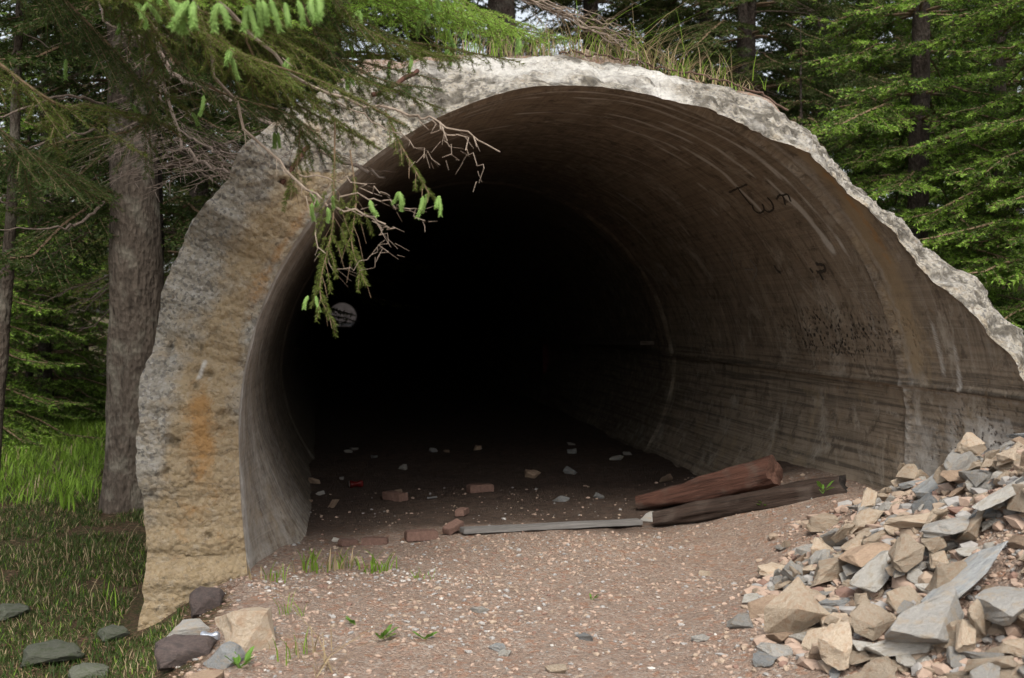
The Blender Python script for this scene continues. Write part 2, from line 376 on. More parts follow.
ys_rel = np.concatenate([[0], np.cumsum(np.interp(np.linspace(0, 1, 330), [0, .75, 1], [.016, .03, .09]))])
ring_y = []
NY = len(ys_rel)
V = []; UV = []; aa = []; yy = []
for j in range(NY):
    w = j / (NY - 1); Yj = din * (1 - sm(w, 0, .5)) + 7.0 * sm(w, 0, .5) + ys_rel[j] * 1.0
    if j == 0: Yj = din
    aa.append(A); yy.append(Yj)
ext = [18.5, 22, 30, 45, 70, 110, 178]
for e in ext: aa.append(A); yy.append(np.full(NA, e))
aa = np.array(aa); yy = np.array(yy); 
yy[1:] = np.maximum(yy[1:], yy[:-1] + .002)
x, z, nx, nz = prof(aa)
P3 = xyz(aarc(aa), yy)
dsp = .006 * fbm(P3 * 2.5, 4, 31)
dsp += .014 * np.clip(fbm(P3 * 9, 4, 33), -1, .1) * np.exp(-((z - 1.36) / .2) ** 2 - ((yy - 7.9) / .9) ** 2) * (aa < 90) * 1.6
dsp += -.02 * np.exp(-((z - 1.05) / .012) ** 2) * (aa < 90) * (z < 1.2)
dsp += np.where((aa < 90) & (z < 1.04), .022, 0)                      # lower lift stands back a little
dsp += .035 * fbm(P3 * 6, 4, 37) * np.exp(-((z - .5) / .35) ** 2 - ((yy - 6.0) / .5) ** 2) * (aa < 90)
dsp += -.016 * np.exp(-((yy - 7.03) / .02) ** 2)
dsp += np.where(yy < 7.0, .018, 0) * (aa < 85)
dsp -= .022 * sm(yy, 12.1, 12.14) * (1 - sm(yy, 12.55, 12.6))           # rib inside
dsp -= np.where(aa > 90, 1, np.where(z < 1.04, 1, 0) * sm(yy, 7.3, 9.0)) * .30 * np.clip((CZ + .3 - z) / 1.1, 0, 1.4) ** 2 * sm(yy, 7.02, 8.3)
dsp *= sm(np.arange(len(yy))[:, None] + 0 * yy, 0, 5)
x = x + nx * dsp; z = z + nz * dsp
nr, nc = x.shape
Vi = np.stack([x, yy, z], -1).reshape(-1, 3)
i, j = np.meshgrid(np.arange(nr - 1), np.arange(nc - 1), indexing='ij'); i = i.ravel(); j = j.ravel()
Qi = np.c_[i * nc + j, i * nc + j + 1, (i + 1) * nc + j + 1, (i + 1) * nc + j]
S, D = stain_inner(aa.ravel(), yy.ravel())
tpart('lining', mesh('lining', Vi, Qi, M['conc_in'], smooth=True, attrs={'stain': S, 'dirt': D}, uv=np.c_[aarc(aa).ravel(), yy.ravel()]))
inner0 = Vi[:nc]
# --- broken edge face
NS = 46
sv = np.linspace(0, 1, NS)[:, None]
xo, zo, _, _ = prof(A, THK); outer0 = np.stack([xo, dout, zo], -1)
B = inner0[None] * (1 - sv[..., None]) + outer0[None] * sv[..., None]
tv = outer0 - inner0; pr = np.stack([prof(A)[2] * 0, np.zeros(NA), np.zeros(NA)], -1)
along = np.gradient(inner0, axis=0); nrm = np.cross(along, tv); nrm /= np.linalg.norm(nrm, axis=1)[:, None]
if nrm[NA // 2].dot([0, -1, -.3]) < 0: nrm = -nrm
env = np.sin(np.clip(sv * pi, 0, pi)) ** .45
q = B.reshape(-1, 3)
left = sm(A, 120, 150)
rough = (.026 * fbm(q * 9, 5, 51, .6) + .012 * np.abs(fbm(q * 26, 3, 54))).reshape(NS, NA) * (1.1 - .92 * left)
bulge = .012 * env * (1 - left) + .03 * env * left
pits = np.clip(fbm(q * 13, 3, 61).reshape(NS, NA) - .55, 0, 1) * -.07
B = B + nrm[None] * ((rough + bulge + pits) * env)[..., None]
hN = sm(sv, .75, 1) * 0
x = B[..., 0]; y = B[..., 1]; z = B[..., 2]
AA = np.broadcast_to(A, x.shape); SV = np.broadcast_to(sv, x.shape)
S = np.zeros((x.size, 3)); D = np.zeros((x.size, 3)); zf = z.ravel(); sf = SV.ravel(); af = AA.ravel(); lf = af > 120
nz_ = fbm(q * 3, 4, 71)
S[:, 1] = lf * .2 + lf * (.75 * np.exp(-((sf - .28) / .26) ** 2) * (zf < 2.3) + 1.0 * (1 - sm(zf + .35 * nz_, .3, 1.0)) * (1 - sm(sf + .25 * nz_, .5, .95) * sm(zf + .2 * nz_, .0, .6)) + .5 * (1 - sm(zf, 1.0, 1.5)) * np.exp(-((sf - .4) / .25) ** 2)) + .12 * nz_
S[:, 0] = lf * (.6 * np.exp(-((sf - .09) / .07) ** 2) * sm(zf, 1.35, 1.6) * (1 - sm(zf, 2.0, 2.25)) + .8 * np.exp(-((sf - .38 - .05 * nz_) / .15) ** 2) * sm(zf, .45, .6) * (1 - sm(zf, .95, 1.2)) + .35 * np.exp(-((sf - .45) / .3) ** 2) * sm(zf, .1, .25) * (1 - sm(zf, .4, .6)))
S[:, 1] += (af < 60) * .3 * (sf < .15)
S[:, 2] = (~lf) * (.06 + .5 * nz_) * sm(af, 35, 70) + (~lf) * (.02 + .3 * nz_) + lf * .08 * sm(sf, .5, .8) * (fbm(q * 5, 3, 75) > 0)
S[:, 2] += lf * .9 * np.exp(-((sf - (.41 - .25 * (zf - 1.22))) / .022) ** 2) * sm(zf, 1.1, 1.13) * (1 - sm(zf, 1.2, 1.25))
D[:, 0] = np.clip(pits.ravel() * -14, 0, .8) + (~lf) * (.6 * sm(fbm(q * 16, 4, 171), .0, .35) + .2) + lf * .8 * np.exp(-((sf - .46) / .03) ** 2 - ((zf - 1.29) / .05) ** 2)
S = np.clip(S, 0, 1.2)
Vf = B.reshape(-1, 3)
i, j = np.meshgrid(np.arange(NS - 1), np.arange(NA - 1), indexing='ij'); i = i.ravel(); j = j.ravel()
Qf = np.c_[i * NA + j, (i + 1) * NA + j, (i + 1) * NA + j + 1, i * NA + j + 1]
tpart('broken_edge', mesh('broken_edge', Vf, Qf, M['conc_face'], smooth=True, attrs={'stain': S, 'dirt': np.clip(D, 0, 1)}, uv=np.c_[SV.ravel(), AA.ravel()]))
# --- outer skin
steps = [0, .03, .08, .15, .25, .4, .6, .9, 1.3, 2, 3, 5, 9, 20, 50, 171]
V = []
for k, st_ in enumerate(steps):
    Yk = dout + st_ if st_ < 5 else np.full(NA, 7 + st_)
    o = THK + .012 * fbm(xyz(s_arc * 5, st_ * 5), 4, 91) * (k > 0)
    xo, zo, _, _ = prof(A, o); V.append(np.stack([xo, Yk, zo], -1))
Vo = np.concatenate(V); n_ = len(steps)
i, j = np.meshgrid(np.arange(n_ - 1), np.arange(NA - 1), indexing='ij'); i = i.ravel(); j = j.ravel()
Qo = np.c_[i * NA + j, (i + 1) * NA + j, (i + 1) * NA + j + 1, i * NA + j + 1]
tpart('outer_skin', mesh('outer_skin', Vo, Qo, M['conc_face'], smooth=True, attrs={'stain': np.full((len(Vo), 3), .1), 'dirt': np.full((len(Vo), 3), .3)}, uv=np.zeros((len(Vo), 2))))

# graffiti on the lining
M['ink'] = simple('black paint', (.035, .029, .023), (.075, .062, .05), 40, .8)
M['chalk'] = simple('chalk', (.3, .28, .25), (.2, .18, .16), 60, .9)
M['redpaint'] = simple('red paint', (.08, .008, .006), (.05, .006, .005), 30, .7)
def stroke(pts, w, mat, name='graffiti'):
    P = [wall_hit(650 + u / 4.52, 150 + v / 4.52, -.004) for u, v in pts]
    P = np.array([h[2] for h in P]); P = spline(P, max(6, len(P) * 6))
    n = np.stack([-(P[:, 0] - CX), 0 * P[:, 0], -np.maximum(P[:, 2] - CZ, 0)], -1); n /= np.linalg.norm(n, axis=1)[:, None]
    T = np.gradient(P, axis=0); T /= np.linalg.norm(T, axis=1)[:, None]; sd = np.cross(T, n)
    ww = w * (1 + .25 * np.sin(np.arange(len(P)) * 1.7))[:, None]
    V = np.concatenate([P + sd * ww, P - sd * ww, P + sd * ww + n * .002, P - sd * ww + n * .002]); m = len(P); k = np.arange(m - 1)
    Q = np.vstack([np.c_[2 * m + k, 2 * m + k + 1, 3 * m + k + 1, 3 * m + k], np.c_[k, k + 1, 2 * m + k + 1, 2 * m + k], np.c_[m + k, 3 * m + k, 3 * m + k + 1, m + k + 1]])
    return V, Q
b = MB()
for pts in ([(358, 192), (400, 172), (440, 155)], [(392, 165), (420, 205), (455, 248)], [(462, 245), (468, 268), (492, 285), (515, 272), (508, 242)], [(515, 268), (535, 280), (557, 266), (550, 238), (530, 214)], [(572, 222), (586, 204), (602, 212), (610, 246)], [(600, 205), (622, 202), (636, 232)]):
    V, Q = stroke(pts, .0065, None); b.add(V, Q)
tpart('graffiti', b.me('graffiti', M['ink']))
b = MB()
for pts in ([(562, 520), (572, 540), (592, 558)], [(722, 535), (738, 555)], [(750, 515), (785, 522), (788, 545), (755, 552)], [(765, 552), (782, 588)], [(628, 650), (633, 668)]):
    V, Q = stroke(pts, .011, None); b.add(V, Q)
tpart('chipped_hole', b.me('chipped_hole', M['ink']))
b = MB()
for pts in ([(372, 452), (368, 500), (392, 552)], [(428, 540), (470, 540)], [(452, 495), (482, 540), (466, 592)]):
    V, Q = stroke(pts, .006, None); b.add(V, Q)
tpart('chalk_mark', b.me('chalk_mark', M['chalk']))

# ------------------------------------------------------------------ ground
def gh(x, y):
    x = np.asarray(x, float); y = np.asarray(y, float)
    p = xyz(x, y)
    h = .025 * fbm(p * .9, 4, 101) + .010 * fbm(p * 5, 3, 105)
    h = h - .27 * (1 - sm(x, -1.15, -.5)) * (1 - sm(y, 7.5, 10.5) * .5)
    inside = (x > -.55) & (x < 3.6) & (y > 7)
    # rubble mound and the bank along the right wall
    d = np.hypot((x - 4.2) * 1.0, (y - 4.55) * 1.0)
    h = h + 1.06 * np.clip(1 - d / 2.75, 0, 1) ** 1.35
    h = h + .36 * sm(x, 2.2, 3.5) * (1 - sm(y, 8.6, 10.5)) * sm(y, 3, 5)
    h = h + .05 * sm(y, 9, 12) * inside
    # grassy hillside on the right behind the tunnel wall
    out = sm(x, 4.2, 8.5) * sm(y, 7.5, 14)
    h = h + 1.9 * out + .05 * np.clip(x - 8, 0, 40) * sm(y, 6, 16) 
    h = h + .5 * sm(y, 16, 40) * (1 - sm(x, -2, 0)) - .7 * inside * sm(y, 30, 60) * (1 - sm(y, 179, 182))
    return h
def near_spaced(lo, hi, fine_lo, fine_hi, st, grow=1.25):
    a = list(np.arange(fine_lo, fine_hi + st, st)); s = st
    b = fine_hi
    while b < hi: s *= grow; b += s; a.append(b)
    s = st; b = fine_lo
    while b > lo: s *= grow; b -= s; a.insert(0, b)
    return np.array(a)
gx = near_spaced(-900, 900, -2.6, 5.2, .035); gy = near_spaced(-900, 1500, 3.2, 12.5, .04)
X, Y = np.meshgrid(gx, gy, indexing='ij'); Z = gh(X, Y)
# keep the ground under the feet of the walls only
mask = np.zeros((X.size, 3)); xf, yf = X.ravel(), Y.ravel(); ins = ((xf > -.6) & (xf < 3.6) & (yf > 7))
wob = .25 * fbm(xyz(xf, yf) * 1.5, 3, 120)
lg = (1 - sm(xf + wob, -1.0, -.45)) ; 
mask[:, 0] = np.where(ins, 0, np.maximum(lg, sm(yf + 1.2 * (xf > 3.9), 8.4, 9.4)))
mask[:, 0] = np.maximum(mask[:, 0], (1 - sm(np.hypot(xf, yf), 60, 25.)) * 0)
mask[:, 1] = ins * sm(yf + wob, 7.7, 8.5)  # floor soil darkened inward in place of the tunnel's shade
mask[(xf > 3.95) & (yf > 7)] = (1, 0, 0)
n1, n2 = X.shape
i, j = np.meshgrid(np.arange(n1 - 1), np.arange(n2 - 1), indexing='ij'); i = i.ravel(); j = j.ravel()
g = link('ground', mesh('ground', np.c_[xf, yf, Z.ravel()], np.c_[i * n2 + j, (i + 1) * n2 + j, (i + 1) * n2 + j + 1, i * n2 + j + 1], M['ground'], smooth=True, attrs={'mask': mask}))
tag(g, kind='structure')
def ghit(px, py, hf=gh):
    d = ray(px, py); d = d / np.linalg.norm(d); t = np.arange(2, 60, .01); P = d[None] * t[:, None] + [0, 0, CAMZ]
    k = np.argmax(P[:, 2] < hf(P[:, 0], P[:, 1])); return P[k]

# earth over the vault, growing into a wooded bank behind
ca = np.linspace(-20, 200, 150)
V = []; ysteps = np.concatenate([[0, .02, .05, .1, .16, .24], np.linspace(.34, 6, 34), np.geomspace(7, 171, 24)])
topm = sm(ca, 28, 50) * (1 - sm(ca, 122, 138))
for k, st_ in enumerate(ysteps):
    d0 = tab(OUT_T, ca) + .05
    Yk = (d0 + st_) if st_ < 6.5 else np.full(len(ca), 7.3 + st_)
    p = xyz(ca * .05, Yk * 1.0, k * 0)
    cov = -.06 + topm * (.115 * sm(st_, 0, .12) + .05 * fbm(p * 3, 4, 140) * (st_ > .05)) + topm * .10 * sm(st_, .1, 1.2)
    cov = cov + sm(Yk, 9.5, 16) * (.55 + .25 * fbm(p, 3, 141)) * sm(ca, -5, 30) * (1 - sm(ca, 150, 180))
    cov = cov + sm(Yk, 9, 15) * 1.8 * np.exp(-((ca - 25) / 30) ** 2)
    o = tab(TH_T, ca) + cov
    xo, zo, _, _ = prof(ca, o); V.append(np.stack([xo, Yk, zo], -1))
V = np.concatenate(V); nn = len(ca)
i, j = np.meshgrid(np.arange(len(ysteps) - 1), np.arange(nn - 1), indexing='ij'); i = i.ravel(); j = j.ravel()
mk = np.zeros((len(V), 3)); mk[:, 0] = sm(V[:, 1], 7.7, 8.6)
e = link('earth_cover', mesh('earth_cover', V, np.c_[i * nn + j, (i + 1) * nn + j, (i + 1) * nn + j + 1, i * nn + j + 1], M['ground'], smooth=True, attrs={'mask': mk}))
tag(e, kind='structure')
def cover_z(x, y):
    """height of soil over the vault, else ground"""
    if y < 7.4: return float(gh(x, y))
    a = degrees(atan2(3 if abs(x - CX) < .1 else 2.4, x - CX))
    if abs(x - CX) < RR + .3:
        r = RR + .35; zt = CZ + sqrt(max(0, r * r - (x - CX) ** 2))
        return zt + float(sm(y, 9.5, 16)) * .5
    return float(gh(x, y))
# bank added beyond the far portal, coloured near black to look dim
gx2 = np.linspace(-14, 17, 40); gy2 = np.linspace(181, 205, 24)
X, Y = np.meshgrid(gx2, gy2, indexing='ij'); Z = gh(X, Y) - .05 + 9 * sm(Y, 182, 197) + .4 * fbm(xyz(X, Y) * .4, 3, 5)
i, j = np.meshgrid(np.arange(39), np.arange(23), indexing='ij'); i = i.ravel(); j = j.ravel()
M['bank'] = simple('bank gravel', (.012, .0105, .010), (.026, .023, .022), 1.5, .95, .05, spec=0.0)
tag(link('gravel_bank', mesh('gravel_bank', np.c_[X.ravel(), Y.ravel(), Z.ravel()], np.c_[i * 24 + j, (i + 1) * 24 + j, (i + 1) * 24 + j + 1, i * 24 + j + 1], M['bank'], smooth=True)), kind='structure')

# ------------------------------------------------------------------ needles and trees
def needles(A_, B_, per_m, ln, wd, fwd=.55, flat=.6, r=rng):
    """diamond needles scattered along segments; returns V (n*4,3), Q (n,4)"""
    A_ = np.asarray(A_); B_ = np.asarray(B_); L = np.linalg.norm(B_ - A_, axis=1)
    cnt = np.maximum(1, (L * per_m + r.random(len(L))).astype(int)); idx = np.repeat(np.arange(len(L)), cnt); n = len(idx)
    t = r.random(n)[:, None]; P = A_[idx] * (1 - t) + B_[idx] * t; T = ((B_ - A_) / (L[:, None] + 1e-9))[idx]
    rd = r.normal(size=(n, 3)); rd[:, 2] *= (1 - flat); rd[:, 2] += .12
    rd -= T * (rd * T).sum(1)[:, None]; rd /= np.linalg.norm(rd, axis=1)[:, None] + 1e-9
    d = rd * (1 - fwd) ** .5 + T * fwd; d /= np.linalg.norm(d, axis=1)[:, None]
    sd = np.cross(d, r.normal(size=(n, 3))); sd /= np.linalg.norm(sd, axis=1)[:, None] + 1e-9
    l = ln * (.7 + .6 * r.random(n))[:, None]; w = wd * (.8 + .4 * r.random(n))[:, None]
    V = np.stack([P, P + d * l * .4 + sd * w * .5, P + d * l, P + d * l * .4 - sd * w * .5], 1).reshape(-1, 3)
    return V, np.arange(n * 4).reshape(n, 4)
def sticks(A_, B_, r0, r1):
    """3 sided twigs for many segments"""
    A_ = np.asarray(A_, float); B_ = np.asarray(B_, float); n = len(A_); T = B_ - A_; T /= np.linalg.norm(T, axis=1)[:, None] + 1e-9
    u = np.cross(T, [0.13, .21, .97]); u /= np.linalg.norm(u, axis=1)[:, None] + 1e-9; v = np.cross(T, u)
    r0 = np.broadcast_to(r0, n)[:, None]; r1 = np.broadcast_to(r1, n)[:, None]; R = []
    for P, r in ((A_, r0), (B_, r1)):
        for k in range(3): R.append(P + r * (cos(k * 2.094) * u + sin(k * 2.094) * v))
    V = np.stack(R, 1).reshape(-1, 3); b = (np.arange(n) * 6)[:, None]
    Q = np.concatenate([b + np.array([[k, (k + 1) % 3, 3 + (k + 1) % 3, 3 + k]]) for k in range(3)])
    return V, Q
def spray(stem, r, tw_sp=.07, wid=.5, sub=True, droop=.15, start=.15, taper=.75):
    """side twigs on a stem polyline: lists of (A,B,level)"""
    S_ = np.asarray(stem); seg = np.linalg.norm(np.diff(S_, axis=0), axis=1); cum = np.r_[0, np.cumsum(seg)]; L = cum[-1]
    segs = []; 
    for k in range(len(S_) - 1): 
        if cum[k] > start * L * .5: segs.append((S_[k], S_[k + 1], 0))
    pos = start * L; side = 1
    while pos < L * .985:
        f = pos / L; P = np.array([np.interp(pos, cum, S_[:, c]) for c in range(3)]); k = min(np.searchsorted(cum, pos) - 1, len(S_) - 2); k = max(k, 0)
        T = S_[k + 1] - S_[k]; T = T / np.linalg.norm(T); sd = np.cross(T, [0, 0, 1.0]); sd /= np.linalg.norm(sd) + 1e-9
        tl = wid * L * (1 - f) ** taper * (.6 + .5 * r.random()) + .05
        d = T * (.65 + .2 * r.random()) + sd * side * (.8) + np.array([0, 0, -droop + .25 * (r.random() - .5)]); d /= np.linalg.norm(d)
        Q1 = P + d * tl * .5; Q2 = P + d * tl + np.array([0, 0, -droop * tl * .5]) 
        segs.append((P, Q1, 1)); segs.append((Q1, Q2, 2))
        if sub and tl > .16:
            n = int(tl / .085); s2 = 1
            for m in range(1, n + 1):
                g_ = m / (n + 1); C = P + (Q2 - P) * g_; e_ = d * .75 + np.cross(d, [0, 0, 1]) * s2 * .7 + np.array([0, 0, -.1 + .2 * (r.random() - .5)]); e_ /= np.linalg.norm(e_)
                segs.append((C, C + e_ * tl * .42 * (1 - g_ * .6) * (.6 + .6 * r.random()), 2)); s2 = -s2
        side = -side; pos += tw_sp * (.7 + .6 * r.random())
    return segs

def make_crown(name, H, h0, Lmax, mats, seed, dens=1.0, whorl=.42, ndl=(.042, .014), per_m=115, dead_from=None, top_cut=7.0, droop0=.25):
    r = np.random.default_rng(seed); b = MB(); h = h0; SA = []; NA_ = {0: ([], []), 1: ([], [])}
    wood = MB()
    while h < H - .3:
        up = h > top_cut
        f = (h - h0) / (H - h0); L = Lmax * (1 - f) ** .8 * (.8 + .35 * r.random()); nb = int((4 if up else 6) * dens + r.random() * 1.5)
        a0 = r.random() * 6.28
        for k in range(nb):
            a = a0 + k * 6.283 / nb + r.normal() * .2; l = L * (.65 + .5 * r.random()); d = np.array([cos(a), sin(a), 0])
            dr = droop0 + .2 * r.random() - .25 * f
            st = np.array([[0, 0, h], d * l * .35 + [0, 0, h + .02 * l], d * l * .7 + [0, 0, h - dr * l * .45], d * l + [0, 0, h - dr * l * .6]])
            st = spline(st, 7); st[1:] += r.normal(size=(6, 3)) * .02
            V, Q = tube(st, np.linspace(.012 + .006 * l, .004, 7), 4, False); wood.add(V, Q)
            sg = spray(st, r, .16 if up else .085, .42, sub=True, droop=.12, start=.18)
            for (P0, P1, lv) in sg:
                t = 1 if (lv == 2 and r.random() < .55) else 0
                NA_[t][0].append(P0); NA_[t][1].append(P1)
                if lv: SA.append((P0, P1))
        h += whorl * (1.5 if up else 1) * (.7 + .6 * r.random())
    # split low / high for needle size
    for t in (0, 1):
        P0 = np.array(NA_[t][0]); P1 = np.array(NA_[t][1]); lo = P0[:, 2] < top_cut
        V, Q = needles(P0[lo], P1[lo], per_m, ndl[0], ndl[1], r=r); b.add(V, Q, t)
        if (~lo).any():
            V, Q = needles(P0[~lo], P1[~lo], per_m * .3, ndl[0] * 1.9, ndl[1] * 2.6, r=r); b.add(V, Q, t)
    V, Q = sticks([s[0] for s in SA], [s[1] for s in SA], .003, .0015); b.add(V, Q, 2)
    b.add(np.concatenate(wood.V), np.concatenate(wood.Q), 2)
    return b.me(name, mats)
def make_trunk(name, H, r0, mat, seed, dead=26, dead_h=(0.6, 6), dl=1.3, lean=(0, 0)):
    r = np.random.default_rng(seed); n = 60; zz = np.linspace(-.35, H, n)
    P = np.stack([lean[0] * zz + .02 * np.sin(zz * 1.1 + seed), lean[1] * zz + .02 * np.cos(zz * .9 + seed), zz], -1)
    rad = r0 * (1 - np.clip(zz, 0, H) / H * .93) * (1 + .28 * np.exp(-np.clip(zz + .1, 0, 9) * 4))
    V, Q = tube(P, rad, 24); V = V.copy()
    q_ = V * [9, 9, 3]; d = fbm(q_ + seed, 4, 5) * .05 * r0 * 2
    nr_ = V - np.interp(V[:, 2], zz, P[:, 0])[:, None] * [1, 0, 0] - np.interp(V[:, 2], zz, P[:, 1])[:, None] * [0, 1, 0]; nr_[:, 2] = 0
    V += nr_ / (np.linalg.norm(nr_, axis=1)[:, None] + 1e-6) * d[:, None]
    b = MB(); b.add(V, Q, 0)
    # dead lower branches belong to the trunk's look: kept in a second mesh
    w = MB(); SA = []
    for k in range(dead):
        h = dead_h[0] + (dead_h[1] - dead_h[0]) * r.random(); a = r.random() * 6.283; l = dl * (.4 + .9 * r.random()); dd = np.array([cos(a), sin(a), 0])
        st = spline(np.array([[lean[0] * h, lean[1] * h, h], dd * l * .4 + [0, 0, h - .03], dd * l * .8 + [0, 0, h - .22 * l], dd * l + [0, 0, h - .2 * l]]), 8); st[2:] += r.normal(size=(6, 3)) * .025
        V, Q = tube(st, np.linspace(.011, .002, 8), 5, False); w.add(V, Q)
        for (P0, P1, lv) in spray(st, r, .11, .38, sub=r.random() < .6, droop=.1, start=.3):
            if lv: SA.append((P0, P1 + r.normal(size=3) * .02))
    dm = None
    if dead:
        V, Q = sticks([s[0] for s in SA], [s[1] for s in SA], .0028, .001); w.add(V, Q)
        dm = w.me(name + '_dead', M['deadwood'])
    return b.me(name, mat, smooth=True), dm

nm = [M['needle'], M['needle_lit'], M['twigwood']]
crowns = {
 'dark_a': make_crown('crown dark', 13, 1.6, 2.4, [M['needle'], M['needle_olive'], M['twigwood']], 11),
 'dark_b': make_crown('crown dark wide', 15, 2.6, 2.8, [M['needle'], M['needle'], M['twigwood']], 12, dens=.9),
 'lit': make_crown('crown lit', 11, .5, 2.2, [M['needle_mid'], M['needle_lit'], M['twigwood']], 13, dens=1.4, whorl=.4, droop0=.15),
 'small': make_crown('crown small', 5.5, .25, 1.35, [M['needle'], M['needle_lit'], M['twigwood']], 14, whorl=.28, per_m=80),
}
trunks = {
 'dark_a': make_trunk('trunk', 13, .16, M['bark_dark'], 21), 'dark_b': make_trunk('trunk', 15, .19, M['bark_dark'], 22, dead=34),
 'lit': make_trunk('trunk', 11, .14, M['bark_dark'], 23, dead=8), 'small': make_trunk('trunk', 5.5, .06, M['bark_dark'], 24, dead=0)}
def tree(kind, x, y, rz, sc, label, group='spruces of the wood behind the tunnel', z=None):
    t = thing('spruce_tree', label, 'tree', (x, y, (cover_z(x, y) if z is None else z) - .05), group)
    t.rotation_euler = (0, 0, rz); t.scale = (sc, sc, sc)
    link('trunk', trunks[kind][0], t); link('crown', crowns[kind], t)
    if trunks[kind][1]: link('dead_branch', trunks[kind][1], t)
    return t
def tpx(px, Y):   # world x of a pixel column at depth Y
    return at(px, 312, Y)[0]
right_trees = [
 ('lit', tpx(918, 12.6), 12.6, .3, 1.0, 'bright green spruce with layered boughs right of the tunnel, nearest on that side'),
 ('lit', tpx(1065, 10.9), 10.9, 1.1, .95, 'bright spruce rising just behind the right end of the broken ring'),
 ('dark_b', tpx(746, 16.5), 16.5, 1.0, 1.0, 'dark spruce whose thick trunk stands against the sky gap above the tunnel crown'),
 ('dark_b', tpx(705, 19), 19, 2.3, 1.0, 'dark spruce trunk left of the sky gap above the tunnel'),
 ('dark_a', tpx(818, 19.5), 19.5, 4.0, 1.1, 'slim dark spruce trunk halfway between the sky gap and the bright spruce'),
 ('dark_b', tpx(862, 20.5), 20.5, 5.1, 1.0, 'dark spruce trunk just left of the bright layered spruce'),
 ('lit', tpx(1040, 14.5), 15.5, 2.0, 1.0, 'bright spruce cut by the right edge of the photo'),
 ('small', tpx(800, 13.6), 13.6, 0, .85, 'young green spruce low behind the right shoulder of the ring'),
 ('lit', tpx(1010, 21), 21, 3.0, 1.1, 'mid green spruce far up the grass bank at right'),
 ('dark_a', tpx(960, 23), 23, 3.0, 1.2, 'dark spruce behind the bright layered spruce'),
 ('dark_a', tpx(650, 22), 22, .7, 1.15, 'dark spruce behind the dry grass on top of the tunnel'),
 ('dark_a', tpx(590, 17.5), 17.5, 3.7, 1.0, 'dark spruce above the middle of the tunnel crown'),
 ('dark_b', tpx(500, 15), 15, 3.7, 1.0, 'dark spruce behind the left half of the tunnel crown'),
 ('dark_b', tpx(420, 20), 20, 3.1, 1.0, 'dark spruce behind the hanging boughs'),
 ('dark_a', tpx(900, 29), 29, 2.6, 1.3, 'distant dark spruce behind the slim trunks at right'),
]
left_trees = [
 ('lit', tpx(45, 18.5), 18.5, 1.7, .8, 'yellow-green spruce at the back of the left lawn'),
 ('lit', tpx(-45, 15.5), 15.5, 3.3, .9, 'green spruce reaching in from the left border'),
 ('dark_b', tpx(60, 25), 25, 2.9, .8, 'dark spruce deep behind the big trunk at left'),
 ('dark_a', tpx(200, 16.5), 16.5, 1.9, 1.0, 'dark spruce seen between big trunk and tunnel ring'),
 ('small', tpx(10, 21), 21, 4.4, 1.2, 'sunlit spruce far back beyond the left lawn'),
 ('small', tpx(85, 22), 22, 2.4, 1.3, 'sunlit spruce far back, just left of the big trunk'),
 ('dark_a', tpx(270, 21), 21, 4.9, 1.1, 'dark spruce behind the upper left of the ring'),
 ('dark_a', tpx(330, 15), 15, .9, 1.0, 'dark spruce behind the left shoulder of the ring'),
 ('small', tpx(30, 19), 19, .9, 1.1, 'young spruce at the back of the left lawn'),
 ('dark_a', tpx(-90, 20), 20, 5.5, 1.2, 'dark spruce far back at the left border, its trunk out of view'),
 ('dark_b', tpx(140, 26), 26, .2, 1.2, 'dark spruce far back behind the big trunk'),
]
for kind, x, y, rz, sc, lb in right_trees + left_trees: tree(kind, x, y, rz, sc, lb)

# big trunk at left with dead branches
bt = ghit(122, 503)
big = thing('spruce_tree', 'big spruce with thick grey trunk standing left of the tunnel face', 'tree', (tpx(133, 10.4), 10.4, float(gh(tpx(133, 10.4), 10.4))))
tm, _ = make_trunk('trunk', 14, .245, M['bark'], 31, dead=0, lean=(.004, 0)); link('trunk', tm, big)
bc = make_crown('crown big', 14, 4.6, 2.6, [M['needle'], M['needle_olive'], M['twigwood']], 33, dens=.8); link('crown', bc, big)
BO = np.array(big.location)
near_suffix = '?'
def dead_branch(pts, parent, r0=.012, seed=1, wid=.3, sp=.12, sub=True, start=.25, name='dead_branch', mat=None):
    r = np.random.default_rng(seed); P = spline(np.array(pts), 5 * len(pts)); P[1:-1] += r.normal(size=(len(P) - 2, 3)) * .012
    b = MB(); V, Q = tube(P, np.linspace(r0, r0 * .25, len(P)), 6, False); b.add(V, Q)
    SA = [s for s in spray(P, r, sp, wid, sub=sub, droop=.12, start=start) if s[2]]
    if SA:
        A1 = np.array([s[0] for s in SA]); B1 = np.array([s[1] for s in SA]); B1 = B1 + r.normal(size=B1.shape) * .015
        V, Q = sticks(A1, B1, min(.0024, r0 * .4), .0008); b.add(V, Q)
    V = np.concatenate(b.V) - np.array(parent.location); me = mesh(name, V, np.concatenate(b.Q), mat or M['deadwood_pale' if parent.name == 'spruce_tree' + near_suffix else 'deadwood'])
    return link(name, me, parent)
TX, TY = BO[0], BO[1]
def tr(zz, dx=0): return np.array([TX + dx, TY - .15, zz])
dead_branch([tr(4.4, .15), at(165, 62, 9.2), at(215, 92, 8.4), at(275, 127, 7.6), at(345, 160, 6.6), at(385, 178, 6.2)], big, .022, 1, .22, .14)
dead_branch([tr(3.9, .15), at(175, 120, 9.4), at(192, 155, 8.6), at(240, 176, 7.6), at(290, 160, 6.9)], big, .016, 2, .35, .09)
dead_branch([tr(3.4, .2), at(180, 130, 9.2), at(215, 150, 8.4), at(262, 158, 7.6)], big, .010, 3, .4, .08)
dead_branch([tr(4.6, -.1), at(100, 15, 9.4), at(180, 38, 8.6), at(230, 30, 8.0)], big, .012, 4, .2, .2)
